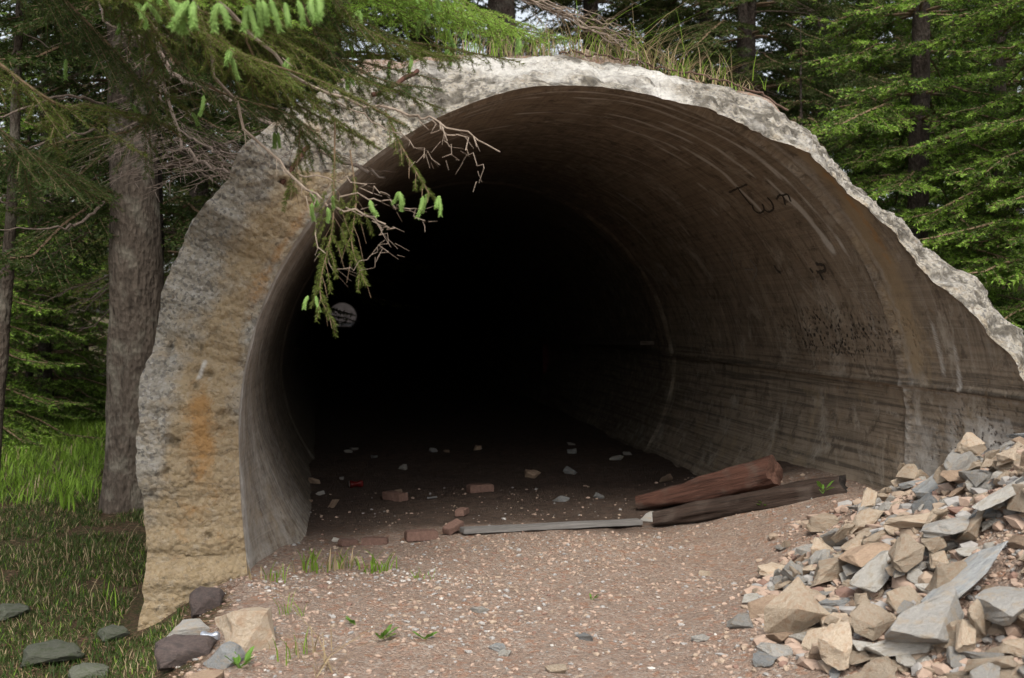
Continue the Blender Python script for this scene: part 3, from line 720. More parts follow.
dead_branch([tr(3.2, -.2), at(60, 95, 9.8), at(0, 118, 9.5), at(-40, 122, 9.3)], big, .014, 5, .3, .12)
dead_branch([tr(3.0, -.2), at(70, 135, 10), at(20, 150, 9.9), at(-20, 140, 9.8)], big, .012, 6, .3, .12)
dead_branch([tr(2.4, -.2), at(80, 222, 10), at(40, 228, 9.8), at(-20, 232, 9.6)], big, .014, 7, .25, .14)
for k in range(10):
    r = np.random.default_rng(200 + k); z0 = 2.0 + 2.6 * r.random(); L = .7 + .6 * r.random(); a = r.uniform(-1.6, .9)
    p0 = tr(z0, .1); d = np.array([cos(a), sin(a), 0]) 
    if a > .2: d[1] = abs(d[1])
    dead_branch([p0, p0 + d * L * .4 + [0, 0, .02], p0 + d * L * .8 + [0, 0, -.2 * L], p0 + d * L + [0, 0, -.45 * L]], big, .008, 300 + k, .45, .07)
# second dark trunk just behind the first
b2 = thing('spruce_tree', 'dark leaning spruce trunk half hidden behind the big grey trunk', 'tree', (tpx(152, 11.6), 11.6, float(gh(-1.7, 11.6)) - .05))
tm, dm = make_trunk('trunk', 13, .17, M['bark_dark'], 41, dead=46, dead_h=(1.5, 6), dl=1.2, lean=(-.012, 0)); link('trunk', tm, b2); link('dead_branch', dm, b2)
link('crown', crowns['dark_b'], b2)
b3 = thing('spruce_tree', 'thin leaning dead stem at the left edge of the photo', 'tree', (tpx(-12, 11), 11, float(gh(-3, 11)) - .05))
tm, dm = make_trunk('trunk', 6.5, .075, M['bark'], 43, dead=14, dead_h=(2, 6), dl=.9, lean=(.07, 0)); link('trunk', tm, b3); link('dead_branch', dm, b3)

# near spruce outside the frame whose boughs hang in front of the mouth
NX, NYY = -2.35, 5.0
near = thing('spruce_tree', 'near spruce whose drooping boughs with fresh tips hang over the tunnel mouth', 'tree', (NX, NYY, float(gh(NX, NYY))))
tm, _ = make_trunk('trunk', 12, .19, M['bark'], 51, dead=0); link('trunk', tm, near)
link('crown', make_crown('crown near', 12, 5.4, 2.3, [M['needle'], M['needle_olive'], M['twigwood']], 77, dens=1.0), near)  # crown above the view, added to shade the left side
NO = np.array(near.location); near_suffix = near.name[len('spruce_tree'):]
def shoot_mesh(seed, L=.055, rr=.0085):
    r = np.random.default_rng(seed); st = spline(np.array([[0, 0, 0], [.004, 0, -L * .5], [.0, .002, -L]]), 6)
    V, Q = tube(st, np.array([.003, rr * .75, rr * .85, rr * .8, rr * .6, .002]), 8); b = MB(); b.add(V, Q)
    V, Q = needles(st[:-1], st[1:], 5200, .013, .0019, fwd=.62, flat=0, r=r); b.add(V, Q)
    return b.me('new_shoot', M['shoot'])
shoots = [shoot_mesh(60 + k, L=.05 + .012 * k) for k in range(3)]
def bough(pts, seed, wid=.35, sp=.05, mat=0, nsh=6, r0=.010, ndl=(.017, .0022), per_m=700, sub=True, start=.35, droop=.25, shoots_at=None, parent=near, ssc=1.0, bare=0.0):
    r = np.random.default_rng(seed); P = spline(np.array(pts), 6 * len(pts)); b = MB()
    V, Q = tube(P, np.linspace(r0, .002, len(P)), 6, False); b.add(V, Q, 1)
    sg = spray(P, r, sp, wid, sub=sub, droop=droop, start=start)
    O = np.array(parent.location)
    keep = [s for s in sg if r.random() > bare]
    A1 = np.array([s[0] for s in keep]); B1 = np.array([s[1] for s in keep])
    V, Q = needles(A1, B1, per_m, ndl[0], ndl[1], fwd=.55, flat=.35, r=r); b.add(V, Q, 0)
    s2 = [s for s in sg if s[2]]; V, Q = sticks([s[0] for s in s2], [s[1] for s in s2], .0018, .0009); b.add(V, Q, 1)
    me = mesh('drooping_bough', np.concatenate(b.V) - O, np.concatenate(b.Q), [M[('needle', 'needle_olive', 'needle_lit')[mat]], M['twigwood']], np.concatenate(b.M))
    o = link('drooping_bough', me, parent)
    tips = [s for s in sg if s[2] == 2]; 
    spots = shoots_at if shoots_at is not None else [tips[r.integers(len(tips))][1] for _ in range(nsh)]
    for p in spots:
        for c in range(1 + int(r.random() < .6)):
            sh = link('new_shoot', shoots[r.integers(3)], o); sh.location = Vector(np.asarray(p) - O) + Vector((r.normal() * .008, r.normal() * .008, 0))
            sh.rotation_euler = (r.normal() * .35, r.normal() * .35, r.random() * 6.28); sc = 1.25 * ssc * (.85 + .3 * r.random()); sh.scale = (sc, sc, sc)
    return o
ntr = lambda zz: np.array([NX, NYY, zz])
# top green boughs across the upper left, several depths
bough([ntr(4.4), at(60, -120, 4.6), at(200, 30, 4.8), at(330, 85, 5.0), at(405, 125, 5.1)], 1, wid=.22, mat=1, nsh=3)
bough([ntr(4.3), at(40, -140, 4.9), at(180, 65, 5.2), at(290, 115, 5.2), at(345, 160, 5.2)], 2, wid=.22, mat=0, nsh=3)
bough([ntr(3.7), at(150, -10, 5.0), at(300, 25, 5.4), at(430, 45, 5.7), at(520, 62, 5.9)], 3, wid=.2, mat=1, nsh=8)
bough([ntr(3.8), at(150, -40, 5.1), at(330, -10, 5.5), at(470, 20, 5.8), at(575, 40, 6.0)], 4, wid=.2, mat=2, nsh=14)
bough([ntr(3.4), at(60, -30, 4.0), at(200, -15, 3.7), at(330, -12, 3.6)], 5, wid=.10, mat=1, nsh=0, shoots_at=[at(px, py, 3.7) for px, py in ((172, 0), (182, 3), (193, 2), (217, 3), (250, 6), (258, 0), (272, 0), (285, 2), (296, 0), (310, -2), (320, -4))], ssc=1.1)
bough([ntr(3.4), at(20, 80, 5.0), at(90, 105, 5.4), at(150, 118, 5.6), at(185, 140, 5.7)], 6, wid=.3, mat=1, nsh=0)
bough([ntr(3.1), at(0, 130, 5.2), at(60, 170, 5.6), at(110, 190, 5.9)], 7, wid=.4, mat=0, nsh=0)
bough([ntr(3.9), at(200, -60, 5.3), at(380, -10, 5.8), at(480, 10, 6.2), at(540, 30, 6.3)], 8, wid=.22, mat=2, nsh=10)
bough([ntr(4.2), at(110, -100, 5.2), at(250, 45, 5.4), at(350, 60, 5.5), at(440, 80, 5.6)], 9, wid=.2, mat=0, nsh=2)
for k, (x0, y0, x1, y1, x2, y2, m_) in enumerate([(120, 30, 240, 60, 330, 105, 1), (100, -20, 230, 20, 330, 50, 1), (180, -30, 300, 5, 400, 40, 0), (250, -20, 370, 25, 455, 62, 1), (320, -40, 430, 0, 520, 32, 2), (160, 40, 270, 85, 350, 110, 0), (60, 70, 150, 90, 260, 105, 1), (220, 20, 320, 62, 395, 92, 1), (300, 0, 390, 42, 470, 60, 1), (380, -30, 470, 5, 548, 45, 2), (-30, 100, 40, 150, 100, 200, 0), (200, 60, 290, 100, 365, 140, 1), (240, 40, 330, 85, 410, 128, 0), (260, 20, 350, 70, 445, 110, 1), (230, 50, 310, 100, 380, 150, 1), (280, 30, 370, 75, 440, 90, 0), (210, 70, 280, 115, 345, 165, 0)]):
    yy_ = 5.0 + .13 * k % .9
    bough([ntr(4.3 + .05 * k), at((x0 - 40), -150, yy_), at(max(x1 - 60, 150), y1 - 50, yy_ + .12), at(x1, y1, yy_ + .15), at(x2, y2, yy_ + .25)], 400 + k, wid=.24, sp=.045, mat=m_, nsh=(2, 2, 7)[m_], per_m=900, start=.45)
# hanging twigs over the opening
bough([at(385, 110, 5.1), at(398, 140, 5.08), at(412, 165, 5.05), at(430, 195, 5.0)], 10, wid=.25, sp=.03, mat=1, nsh=0, r0=.004, per_m=1300, start=.1, shoots_at=[at(398, 192, 5.0), at(422, 196, 5.0), at(431, 193, 5.0), at(440, 196, 5.0), at(372, 200, 5.0)], sub=False, bare=.35)
bough([at(335, 120, 5.2), at(334, 180, 5.1), at(332, 230, 5.05), at(320, 290, 5.0), at(335, 325, 5.0)], 11, wid=.16, sp=.035, mat=1, nsh=0, r0=.005, per_m=1500, start=.3, sub=False, droop=.6, shoots_at=[at(312, 203, 5), at(325, 208, 5), at(330, 196, 5), at(311, 296, 5.0)], bare=.2, ssc=.8)
bough([at(350, 150, 5.15), at(356, 200, 5.1), at(352, 245, 5.05), at(366, 285, 5.0)], 12, wid=.25, sp=.035, mat=1, nsh=0, r0=.004, per_m=1500, start=.3, sub=False, droop=.7, shoots_at=[], bare=.25)
bough([at(300, 120, 5.3), at(298, 160, 5.3), at(290, 200, 5.25)], 13, wid=.3, sp=.03, mat=1, nsh=0, r0=.004, per_m=1300, start=.1, sub=False, droop=.6, shoots_at=[at(312, 190, 5.2)], bare=.3)
# bare twigs near the mouth
DB = dict(wid=.25, sp=.085, sub=False, start=.35)
dead_branch([ntr(4.2), at(150, -60, 5.0), at(300, 80, 5.1), at(400, 110, 5.1), at(440, 122, 5.05), at(500, 152, 5.0)], near, .011, 21, **dict(DB, wid=.10, start=.7))
dead_branch([at(440, 122, 5.05), at(470, 150, 5.0), at(482, 182, 4.98)], near, .004, 22, **DB)
dead_branch([at(432, 120, 5.05), at(450, 145, 5.0), at(456, 160, 4.98)], near, .003, 23, **DB)
dead_branch([ntr(4.0), at(130, -80, 5.0), at(240, 120, 5.2), at(320, 195, 5.1), at(375, 218, 5.05), at(395, 228, 5.0)], near, .010, 24, **dict(DB, wid=.15, start=.75))
dead_branch([at(330, 200, 5.1), at(380, 200, 5.05), at(412, 212, 5.0), at(425, 232, 4.98)], near, .004, 25, **DB)
dead_branch([at(345, 208, 5.1), at(385, 232, 5.05), at(376, 262, 5.0)], near, .0035, 26, **DB)
dead_branch([at(310, 192, 5.1), at(325, 250, 5.05), at(345, 270, 5.0), at(385, 240, 5.0)], near, .003, 27, **DB)
dead_branch([at(300, 175, 5.15), at(360, 185, 5.05), at(390, 196, 5.0)], near, .004, 28, **DB)
dead_branch([at(335, 100, 5.15), at(400, 135, 5.05), at(440, 165, 5.0)], near, .004, 29, **DB)
# bunch of bare twigs at top centre
for k in range(9):
    dead_branch([at(470 + k * 6, -15, 6.4), at(540 + 7 * k, 2 + 4 * k, 6.5), at(590 + 5 * k, 12 + 5 * k, 6.5), at(618 + (k % 4) * 9, 22 + 6 * k, 6.5)], near, .0045, 40 + k, wid=.16, sp=.08, sub=False, start=.2)

# ------------------------------------------------------------------ grass
def blades(pts, h, w, r=rng, lean=.6, cup=3):
    n = len(pts); pts = np.asarray(pts, float); az = r.random(n) * 6.283; H = h * (.5 + .8 * r.random(n)); W = w * (.7 + .6 * r.random(n))
    d = np.stack([np.cos(az), np.sin(az), 0 * az], -1); s_ = np.stack([-np.sin(az), np.cos(az), 0 * az], -1); ln = lean * (.3 + 1.2 * r.random(n)) * H
    V = []
    for t, wf in ((0, 1), (.4, .9), (.75, .6), (1.0, .12)):
        c = pts + d * (ln * t ** 2)[:, None] + np.array([0, 0, 1.0]) * (H * (t - .12 * t * t * lean))[:, None]
        V += [c - s_ * (W * wf * .5)[:, None], c + s_ * (W * wf * .5)[:, None]]
    V = np.stack(V, 1).reshape(-1, 3); b = (np.arange(n) * 8)[:, None]
    Q = np.concatenate([b + np.array([[0, 1, 3, 2]]), b + np.array([[2, 3, 5, 4]]), b + np.array([[4, 5, 7, 6]])])
    return V, Q
def grass_stuff(name, x0, x1, y0, y1, n, h, w, mats, probs, cond, label):
    b = MB(); x = rng.uniform(x0, x1, n); y = rng.uniform(y0, y1, n); k = cond(x, y); x = x[k]; y = y[k]
    P = np.stack([x, y, gh(x, y) - .01], -1); m = rng.choice(len(mats), len(x), p=probs)
    for i_ in range(len(mats)):
        if (m == i_).any(): V, Q = blades(P[m == i_], h, w); b.add(V, Q, i_)
    o = link(name, b.me(name, mats)); tag(o, label, 'grass', kind='stuff')
cl = lambda x, y, s=130, k=1.0: fbm(xyz(x, y) * k, 3, s)
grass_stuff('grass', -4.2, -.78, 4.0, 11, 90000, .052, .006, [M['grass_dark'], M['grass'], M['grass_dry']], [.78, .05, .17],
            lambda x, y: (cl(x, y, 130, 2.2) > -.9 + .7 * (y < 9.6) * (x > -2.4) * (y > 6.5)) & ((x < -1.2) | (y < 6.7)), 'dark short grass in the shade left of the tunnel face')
grass_stuff('grass', -12, -1.4, 10.5, 26, 90000, .14, .010, [M['grass_dark'], M['grass'], M['grass_dry']], [.15, .8, .05],
            lambda x, y: (x < -1.5) & (cl(x, y, 131, 1.0) > -1.1), 'bright green grass on the lawn behind the big trunk')
grass_stuff('grass', 4.2, 20, 7.5, 26, 110000, .16, .012, [M['grass_dark'], M['grass'], M['grass_dry']], [.15, .8, .05],
            lambda x, y: (cl(x, y, 132, 1.0) > -.7) & (x > 4.1), 'green grass on the bank behind the right side of the tunnel')
def tuft(px, py, n, h, w, spread, mats, label, lean=.5, P=None, group=None):
    p = ghit(px, py) if P is None else np.asarray(P); h = h * (1.0 if P is None else 1.45); t = thing('grass_tuft', label, 'grass tuft', tuple(p), group)
    for m, frac in mats:
        k = max(12, int(n * frac)); q_ = rng.normal(size=(k, 3)) * spread; q_[:, 2] = -.01
        V, Q = blades(q_, h, w, lean=lean); link('blades', mesh('blades', V, Q, m), t)
    return t
G, GD, DR = M['grass'], M['grass_dark'], M['grass_dry']
tuft(312, 572, 26, .13, .010, .05, [(G, .8), (DR, .2)], 'bright grass tuft at the inner foot of the left wall')
tuft(343, 568, 18, .11, .012, .045, [(G, .9), (DR, .1)], 'grass tuft second from the left wall foot')
tuft(376, 572, 22, .12, .012, .05, [(G, 1)], 'grass tuft of broad green blades right of the wall foot tufts')
tuft(272, 580, 20, .10, .008, .06, [(G, .6), (DR, .4)], 'mixed dry and green tuft touching the lower left wall corner')
tuft(415, 578, 12, .06, .007, .05, [(G, 1)], 'low sparse tuft right of the broad green blades')
tuft(306, 655, 16, .13, .006, .06, [(G, .7), (DR, .3)], 'sparse tall blades near the bottom edge left of centre')
tuft(322, 672, 14, .26, .005, .07, [(DR, 1)], 'dry straw stalks lying at the bottom edge', lean=2.2)
tuft(290, 615, 10, .12, .006, .04, [(G, 1)], 'few upright blades above the straw stalks')
tuft(80, 560, 30, .2, .008, .12, [(GD, .8), (DR, .2)], 'tall dark tuft in the shade at left')
tuft(68, 510, 12, .32, .02, .05, [(G, 1)], 'broad upright leaf blades in front of the sunny lawn')
tuft(30, 590, 40, .15, .007, .16, [(GD, .7), (DR, .3)], 'dark tuft beside the blurred stones at left')
tuft(110, 600, 30, .14, .007, .12, [(GD, .6), (G, .2), (DR, .2)], 'dark tuft at the outer foot of the tunnel face')
tuft(810, 455, 0, .01, .01, .01, [(DR, 1)], 'thin dry stalk against the lower right wall') if False else None
# vegetation along the top edge of the vault
def top_pt(px, back=.12):
    best = None
    for a in np.linspace(30, 130, 600):
        x_, z_, _, _ = prof(a, tab(TH_T, a) + .04); Y_ = tab(OUT_T, a) + back; v = np.array([x_, Y_, z_ - CAMZ]); w_ = v.dot(F_); u = 512 + FP * v.dot(R_) / w_
        if best is None or abs(u - px) < best[0]: best = (abs(u - px), np.array([float(x_), float(Y_), float(z_)]))
    return best[1]
tops = [(455, .16, .6, 'green'), (480, .17, .6, 'green'), (505, .18, .5, 'green'), (528, .17, .3, 'mixed'), (552, .16, .2, 'mixed'), (575, .2, .2, 'dry'), (597, .14, .5, 'green'), (622, .12, .3, 'mixed'), (640, .22, .1, 'dry'), (658, .18, .1, 'dry'), (676, .16, .3, 'mixed'), (696, .10, .4, 'mixed'), (715, .12, .2, 'dry'), (738, .07, .3, 'mixed')]
nameof = ['first', 'second', 'third', 'fourth', 'fifth', 'sixth', 'seventh', 'eighth', 'ninth', 'tenth', 'eleventh', 'twelfth', 'thirteenth', 'last']
for k, (px, h, gfr, kd) in enumerate(tops):
    tuft(0, 0, 46, h, .005, .08, [(G, gfr), (DR, 1 - gfr)], nameof[k] + ' from the left of the tufts on the tunnel crown, ' + {'green': 'mostly green', 'mixed': 'green and straw mixed', 'dry': 'dry arching straw'}[kd], lean=.9 + .9 * (kd == 'dry'), P=top_pt(px), group='tufts on the tunnel crown')
# rusty root along the top of the right half
pr_ = np.array([top_pt(px, .03) + [0, 0, .0 + .01 * sin(px * .2)] for px in range(560, 800, 12)])
V, Q = tube(spline(pr_, 60) + rng.normal(size=(60, 3)) * .006, .007, 6); tag(link('root', mesh('root', V, Q, simple('root bark', (.07, .04, .028), (.12, .075, .055), 30))), 'thin reddish root running along the top of the broken ring', 'root')

# broad leaf weeds
def weed(px, py, n, size, label, P=None):
    p = ghit(px, py) if P is None else np.asarray(P); t = thing('weed', label, 'weed', tuple(p)); b = MB(); r = np.random.default_rng(int(px + py))
    for k in range(n):
        a = r.random() * 6.28; l = size * (.6 + .7 * r.random()); d = np.array([cos(a), sin(a), .55 + .5 * r.random()]); s_ = np.array([-sin(a), cos(a), 0]); c0 = d * l * .35
        pts = np.array([c0, c0 + d * l * .35 + s_ * l * .25, c0 + d * l * .75 + s_ * l * .16, c0 + d * l + [0, 0, -l * .15], c0 + d * l * .75 - s_ * l * .16, c0 + d * l * .35 - s_ * l * .25])
        b.add(pts, [[0, 1, 2, 3], [0, 3, 4, 5]])
    link('leaf', b.me('leaf', M['leafy']), t, (0, 0, 0))
    A1 = []; B1 = []
    for k in range(n): A1.append((0, 0, -.01)); B1.append(tuple(r.normal(size=2) * size * .2) + (size * .3,))
    V, Q = sticks(A1, B1, .0016, .001); link('stem', mesh('stem', V, Q, M['leafy']), t)
weed(382, 640, 9, .045, 'small green weed in the gravel below the left wall foot')
weed(425, 640, 8, .04, 'small green weed right of centre bottom gravel')
weed(240, 668, 12, .05, 'leafy green weed under the tan triangular rock')
weed(355, 625, 7, .035, 'tiny yellowish weed between gravel stones')
weed(592, 600, 5, .03, 'tiny weed alone in the middle of the gravel')
weed(765, 508, 5, .04, 'small weed at the foot of the dark log')

# ------------------------------------------------------------------ rocks
def rock_mesh(seed, mat, k=13, flat=1.0, det=2, name='rock'):
    r = np.random.default_rng(seed); bm = bmesh.new()
    p = r.normal(size=(k, 3)); p /= np.linalg.norm(p, axis=1)[:, None]; p = np.sign(p) * np.abs(p) ** .7; p *= (.75 + .35 * r.random((k, 1)))
    for q_ in p: bm.verts.new(q_)
    res = bmesh.ops.convex_hull(bm, input=bm.verts); 
    bmesh.ops.delete(bm, geom=[v for v in bm.verts if not v.link_faces], context='VERTS')
    bmesh.ops.dissolve_limit(bm, angle_limit=.30, verts=bm.verts, edges=bm.edges)
    ext = [max(abs(v.co[i_]) for v in bm.verts) for i_ in range(3)]
    for v in bm.verts: v.co = Vector([v.co[i_] / ext[i_] for i_ in range(3)])
    bmesh.ops.bevel(bm, geom=list(bm.edges), offset=.03, segments=1, profile=.6, affect='EDGES', clamp_overlap=True)
    bmesh.ops.triangulate(bm, faces=bm.faces)
    if det:
        bmesh.ops.subdivide_edges(bm, edges=[e_ for e_ in bm.edges if e_.calc_length() > .25], cuts=det, use_grid_fill=True); bmesh.ops.triangulate(bm, faces=bm.faces)
        co = np.array([v.co for v in bm.verts]); n_ = fbm(co * 2.6 + seed, 5, 5, .6) * .075
        bm.normal_update()
        for v, d_ in zip(bm.verts, n_): v.co += v.normal * float(d_)
    me = bpy.data.meshes.new(name); bm.to_mesh(me); bm.free(); me.materials.append(mat)
    me.polygons.foreach_set('use_smooth', np.full(len(me.polygons), False)); return me
SM = ['stone_tan', 'stone_grey', 'stone_blue', 'stone_orange', 'stone_pale']
RM = {m: [rock_mesh(500 + 31 * i_ + k * 7, M[m], k=10 + (k % 4) * 2) for k in range(9)] for i_, m in enumerate(SM)}
adj = {'stone_tan': 'tan', 'stone_grey': 'grey', 'stone_blue': 'blue-grey', 'stone_orange': 'rusty orange', 'stone_pale': 'pale'}
# height map for settling the stones
HX0, HY0, HS = .8, 2.6, .02; hx = np.arange(HX0, 5.2, HS); hy = np.arange(HY0, 8.8, HS); HXg, HYg = np.meshgrid(hx, hy, indexing='ij'); HM = gh(HXg, HYg)
def drop(x, y, sx, sy, sz, rz, tilt, sink=.35):
    cx_, cy_ = cos(rz), sin(rz); i0 = int((x - HX0) / HS); j0 = int((y - HY0) / HS); rad = int(max(sx, sy) / HS) + 2
    a, b_ = max(0, i0 - rad), min(HM.shape[0], i0 + rad); c, d_ = max(0, j0 - rad), min(HM.shape[1], j0 + rad)
    if b_ - a < 2 or d_ - c < 2: return None
    gx_, gy_ = HXg[a:b_, c:d_] - x, HYg[a:b_, c:d_] - y; u = (gx_ * cx_ + gy_ * cy_) / sx; v = (-gx_ * cy_ + gy_ * cx_) / sy; rr = u * u + v * v; m = rr < 1
    if m.sum() < 3: return None
    H_ = HM[a:b_, c:d_]; hh = H_[m]
    Am = np.c_[gx_[m], gy_[m], np.ones(m.sum())]; co, *_r = np.linalg.lstsq(Am, hh, rcond=None)
    nrm_ = Vector((-co[0], -co[1], 1)).normalized(); nrm_ = nrm_.lerp(Vector((0, 0, 1)), .25).normalized()
    zc = float(np.percentile(hh, 60)) + sz * (1 - sink)
    H_[m] = np.maximum(H_[m], zc + co[0] * gx_[m] * .7 + co[1] * gy_[m] * .7 + sz * .8 * np.sqrt(1 - rr[m]))
    q_ = Vector((0, 0, 1)).rotation_difference(nrm_).to_matrix() @ Euler((tilt[0], tilt[1], 0)).to_matrix() @ Matrix.Rotation(rz, 3, 'Z')
    return Vector((x, y, zc)), q_.to_euler()
def put_rock(x, y, sx, sy, sz, rz, tilt, mat, label, group=None, var=None, sink=.35, name='rock', cat='rock'):
    rs = drop(x, y, sx, sy, sz, rz, tilt, sink)
    if rs is None: return None
    o = link(name, RM[mat][rng.integers(9) if var is None else var] if mat in RM else mat)
    o.location, o.rotation_euler = rs; o.scale = (sx, sy, sz); return tag(o, label, cat, group)
def in_view(P, m=20):
    v = np.array(P) - [0, 0, CAMZ]; w_ = v.dot(F_)
    if w_ < .5: return None
    u, t = 512 + FP * v.dot(R_) / w_, 339 - FP * v.dot(U_) / w_
    return (u, t, w_) if -m < u < 1024 + m and -m < t < 678 + m else None
heroes = [ # px, py, half sizes in m (x,y,z), rz, tilt, material, label, variant
 (797, 620, .17, .10, .17, .3, (.25, .1), 'stone_tan', 'large tan upright rock with pointed top at the left edge of the heap', 0),
 (838, 578, .20, .15, .075, -.1, (-.1, .1), 'stone_tan', 'broad tan rock with flat top behind the pointed upright rock', 1),
 (874, 585, .14, .11, .07, .2, (.3, -.1), 'stone_pale', 'whitish block right of the flat-topped tan rock', 2),
 (868, 560, .19, .12, .05, .5, (0, .1), 'stone_orange', 'flat rusty orange slab above the whitish block', 3),
 (925, 632, .21, .15, .13, .1, (.35, 0), 'stone_grey', 'big grey boulder in the lower middle of the heap', 4),
 (985, 590, .30, .15, .085, -.05, (.1, -.05), 'stone_blue', 'largest blue-grey slab with lit top edge near the right border', 5),
 (1004, 498, .15, .10, .035, 0, (.1, 0), 'stone_pale', 'flat pale slab high on the heap near the right border', 6),
 (929, 495, .12, .09, .05, .2, (.15, 0), 'stone_blue', 'blue-grey rock at the upper left tip of the heap', 7),
 (785, 545, .032, .03, .035, .4, (0, 0), 'stone_tan', 'small tan cube-like stone lying alone left of the heap', 8),
 (838, 645, .12, .09, .06, .7, (.3, .2), 'stone_tan', 'pinkish tan angular rock low on the left of the heap', 1),
 (918, 530, .18, .06, .045, -.6, (0, .35), 'stone_tan', 'long brownish slab leaning down to the right in the upper heap', 0),
 (868, 522, .11, .09, .06, .1, (.2, 0), 'stone_tan', 'tan angular rock at the upper left rim of the heap', 2),
 (905, 562, .10, .08, .06, .3, (.2, .2), 'stone_tan', 'rounded tan rock above the big grey boulder', 3),
 (975, 625, .13, .10, .08, 1.2, (.3, .3), 'stone_tan', 'tan rock leaning under the largest blue-grey slab', 4),
 (1010, 640, .14, .12, .10, .5, (.2, .1), 'stone_grey', 'rough grey rock in the lower right corner', 5),
 (835, 605, .10, .07, .05, .1, (0, .1), 'stone_blue', 'blue-grey rock tucked right of the pointed upright rock', 6),
 (775, 655, .09, .08, .05, .1, (.1, .1), 'stone_grey', 'grey rock at the lower left foot of the heap', 7),
 (870, 618, .12, .09, .06, .9, (.1, .3), 'stone_tan', 'tan brown rock left of the big grey boulder', 6),
 (945, 580, .10, .09, .08, .2, (.3, .1), 'stone_tan', 'tan block left of the largest blue-grey slab', 8),
]
hero_xy = []
for hr in heroes:
    p = ghit(hr[0], hr[1]); hero_xy.append((p[0], p[1], max(hr[2], hr[3])))
cnt = 0; tries = 0; pix = []
while cnt < 275 and tries < 20000:
    tries += 1
    x = rng.uniform(1.2, 4.8); y = rng.uniform(3.0, 7.6); d = hypot(x - 4.15, (y - 4.7) * .95)
    if x > 3.45 and y > 5.2: continue
    if x > 2.7 and y > 5.6 and rng.random() < .8: continue
    dens = 1 - float(sm(d, 1.95, 2.5))
    if y < 3.7 and rng.random() < .5: continue
    if rng.random() > dens: continue
    iv = in_view((x, y, float(gh(x, y)) + .1), 30)
    if iv is None or (iv[0] < 740): continue
    far = iv[2] > 5.2
    size = (1.15 if x > 2.9 and y > 4.4 else 1.0) * float(np.clip(rng.lognormal(-2.72, .40), .03, .13)) * (.85 if far else .95)
    if cnt < 90: size = min(size, .06)
    sx, sy, sz = size * rng.uniform(.85, 1.35), size * rng.uniform(.65, 1.0), size * rng.uniform(.25, .5)
    if cnt >= 90 and any(hypot(x - a, y - b_) < r_ * .75 for a, b_, r_ in hero_xy): continue
    m = SM[rng.choice(5, p=[.50, .22, .06, .07, .15])]
    big_ = 'small' if size < .05 else ('medium' if size < .085 else 'larger')
    o = put_rock(x, y, sx, sy, sz, rng.random() * 6.28, (rng.normal() * .25, rng.normal() * .25), m, big_ + ' ' + adj[m] + ' angular stone among the others of the rubble heap', 'stones of the rubble heap, ' + big_ + ' ' + adj[m], sink=.3)
    if o is not None: cnt += 1
def HMf(x, y):
    x = np.asarray(x); y = np.asarray(y); i_ = ((x - HX0) / HS).astype(int); j_ = ((y - HY0) / HS).astype(int); ok = (i_ >= 0) & (i_ < HM.shape[0]) & (j_ >= 0) & (j_ < HM.shape[1])
    return np.where(ok, HM[np.clip(i_, 0, HM.shape[0] - 1), np.clip(j_, 0, HM.shape[1] - 1)], gh(x, y))
for (px, py, sx, sy, sz, rz, tl, m, lb, var) in heroes:
    p = ghit(px, py, HMf); put_rock(p[0], p[1], sx * .92, sy * .9, sz * .72, rz, tl, m, lb, None, var, sink=.55)
# stones outside the heap
def lone(px, py, sx, sy, sz, rz, mat, label, var=0, name='rock', cat='rock', tilt=(0, 0)):
    p = ghit(px, py); me = RM[mat][var] if mat in RM else mat
    o = link(name, me); o.location = (p[0], p[1], float(gh(p[0], p[1])) + sz * .55); o.rotation_euler = (tilt[0], tilt[1], rz); o.scale = (sx, sy, sz); return tag(o, label, cat)
pur = rock_mesh(801, M['stone_purple'], 34); pur.polygons.foreach_set('use_smooth', np.full(len(pur.polygons), True))
gre = rock_mesh(802, stone('mossy stone', (.11, .12, .085), (.16, .165, .13), (.08, .10, .05)), 44); gre.polygons.foreach_set('use_smooth', np.full(len(gre.polygons), True))
lone(205, 612, .10, .08, .085, .1, pur, 'dark purple-brown block leaning on the foot of the tunnel face')
lone(246, 648, .13, .09, .12, .3, 'stone_tan', 'tan triangular rock standing left of the gravel', 5)
lone(182, 662, .15, .11, .075, .1, pur, 'rounded purplish grey boulder at the bottom left')
lone(222, 665, .10, .08, .06, .8, 'stone_blue', 'grey stone between the purplish boulder and the tan triangle', 1)
lone(190, 637, .12, .07, .05, .2, 'stone_grey', 'greyish slab under the foot of the tunnel face', 2)
lone(205, 686, .10, .07, .04, .5, 'stone_orange', 'rusty red stone at the bottom edge below the purplish boulder', 3)
lone(268, 636, .045, .04, .035, .5, 'stone_blue', 'small dark blue-grey stone right of the tan triangle', 4)
lone(112, 640, .09, .07, 0.048, .5, gre, 'mossy pale stone in the grass left of the face foot')
lone(48, 662, .17, .14, 0.060, .2, gre, 'wide mossy boulder in the bottom left grass')
lone(8, 618, .13, .1, 0.048, .9, gre, 'mossy dark stone at the left border')
lone(90, 678, .12, .1, 0.042, 1.9, gre, 'mossy stone at the bottom edge of the shade grass')
lone(652, 521, .10, .045, .055, .15, 'stone_grey', 'pale grey squared stone at the right end of the grey board', 8)
lone(820, 522, .0, .0, .0, 0, 'stone_grey', '', 0) if False else None
lone(826, 528, .12, .08, .05, .1, 'stone_tan', 'brown flat stone just left of the upper heap', 7)
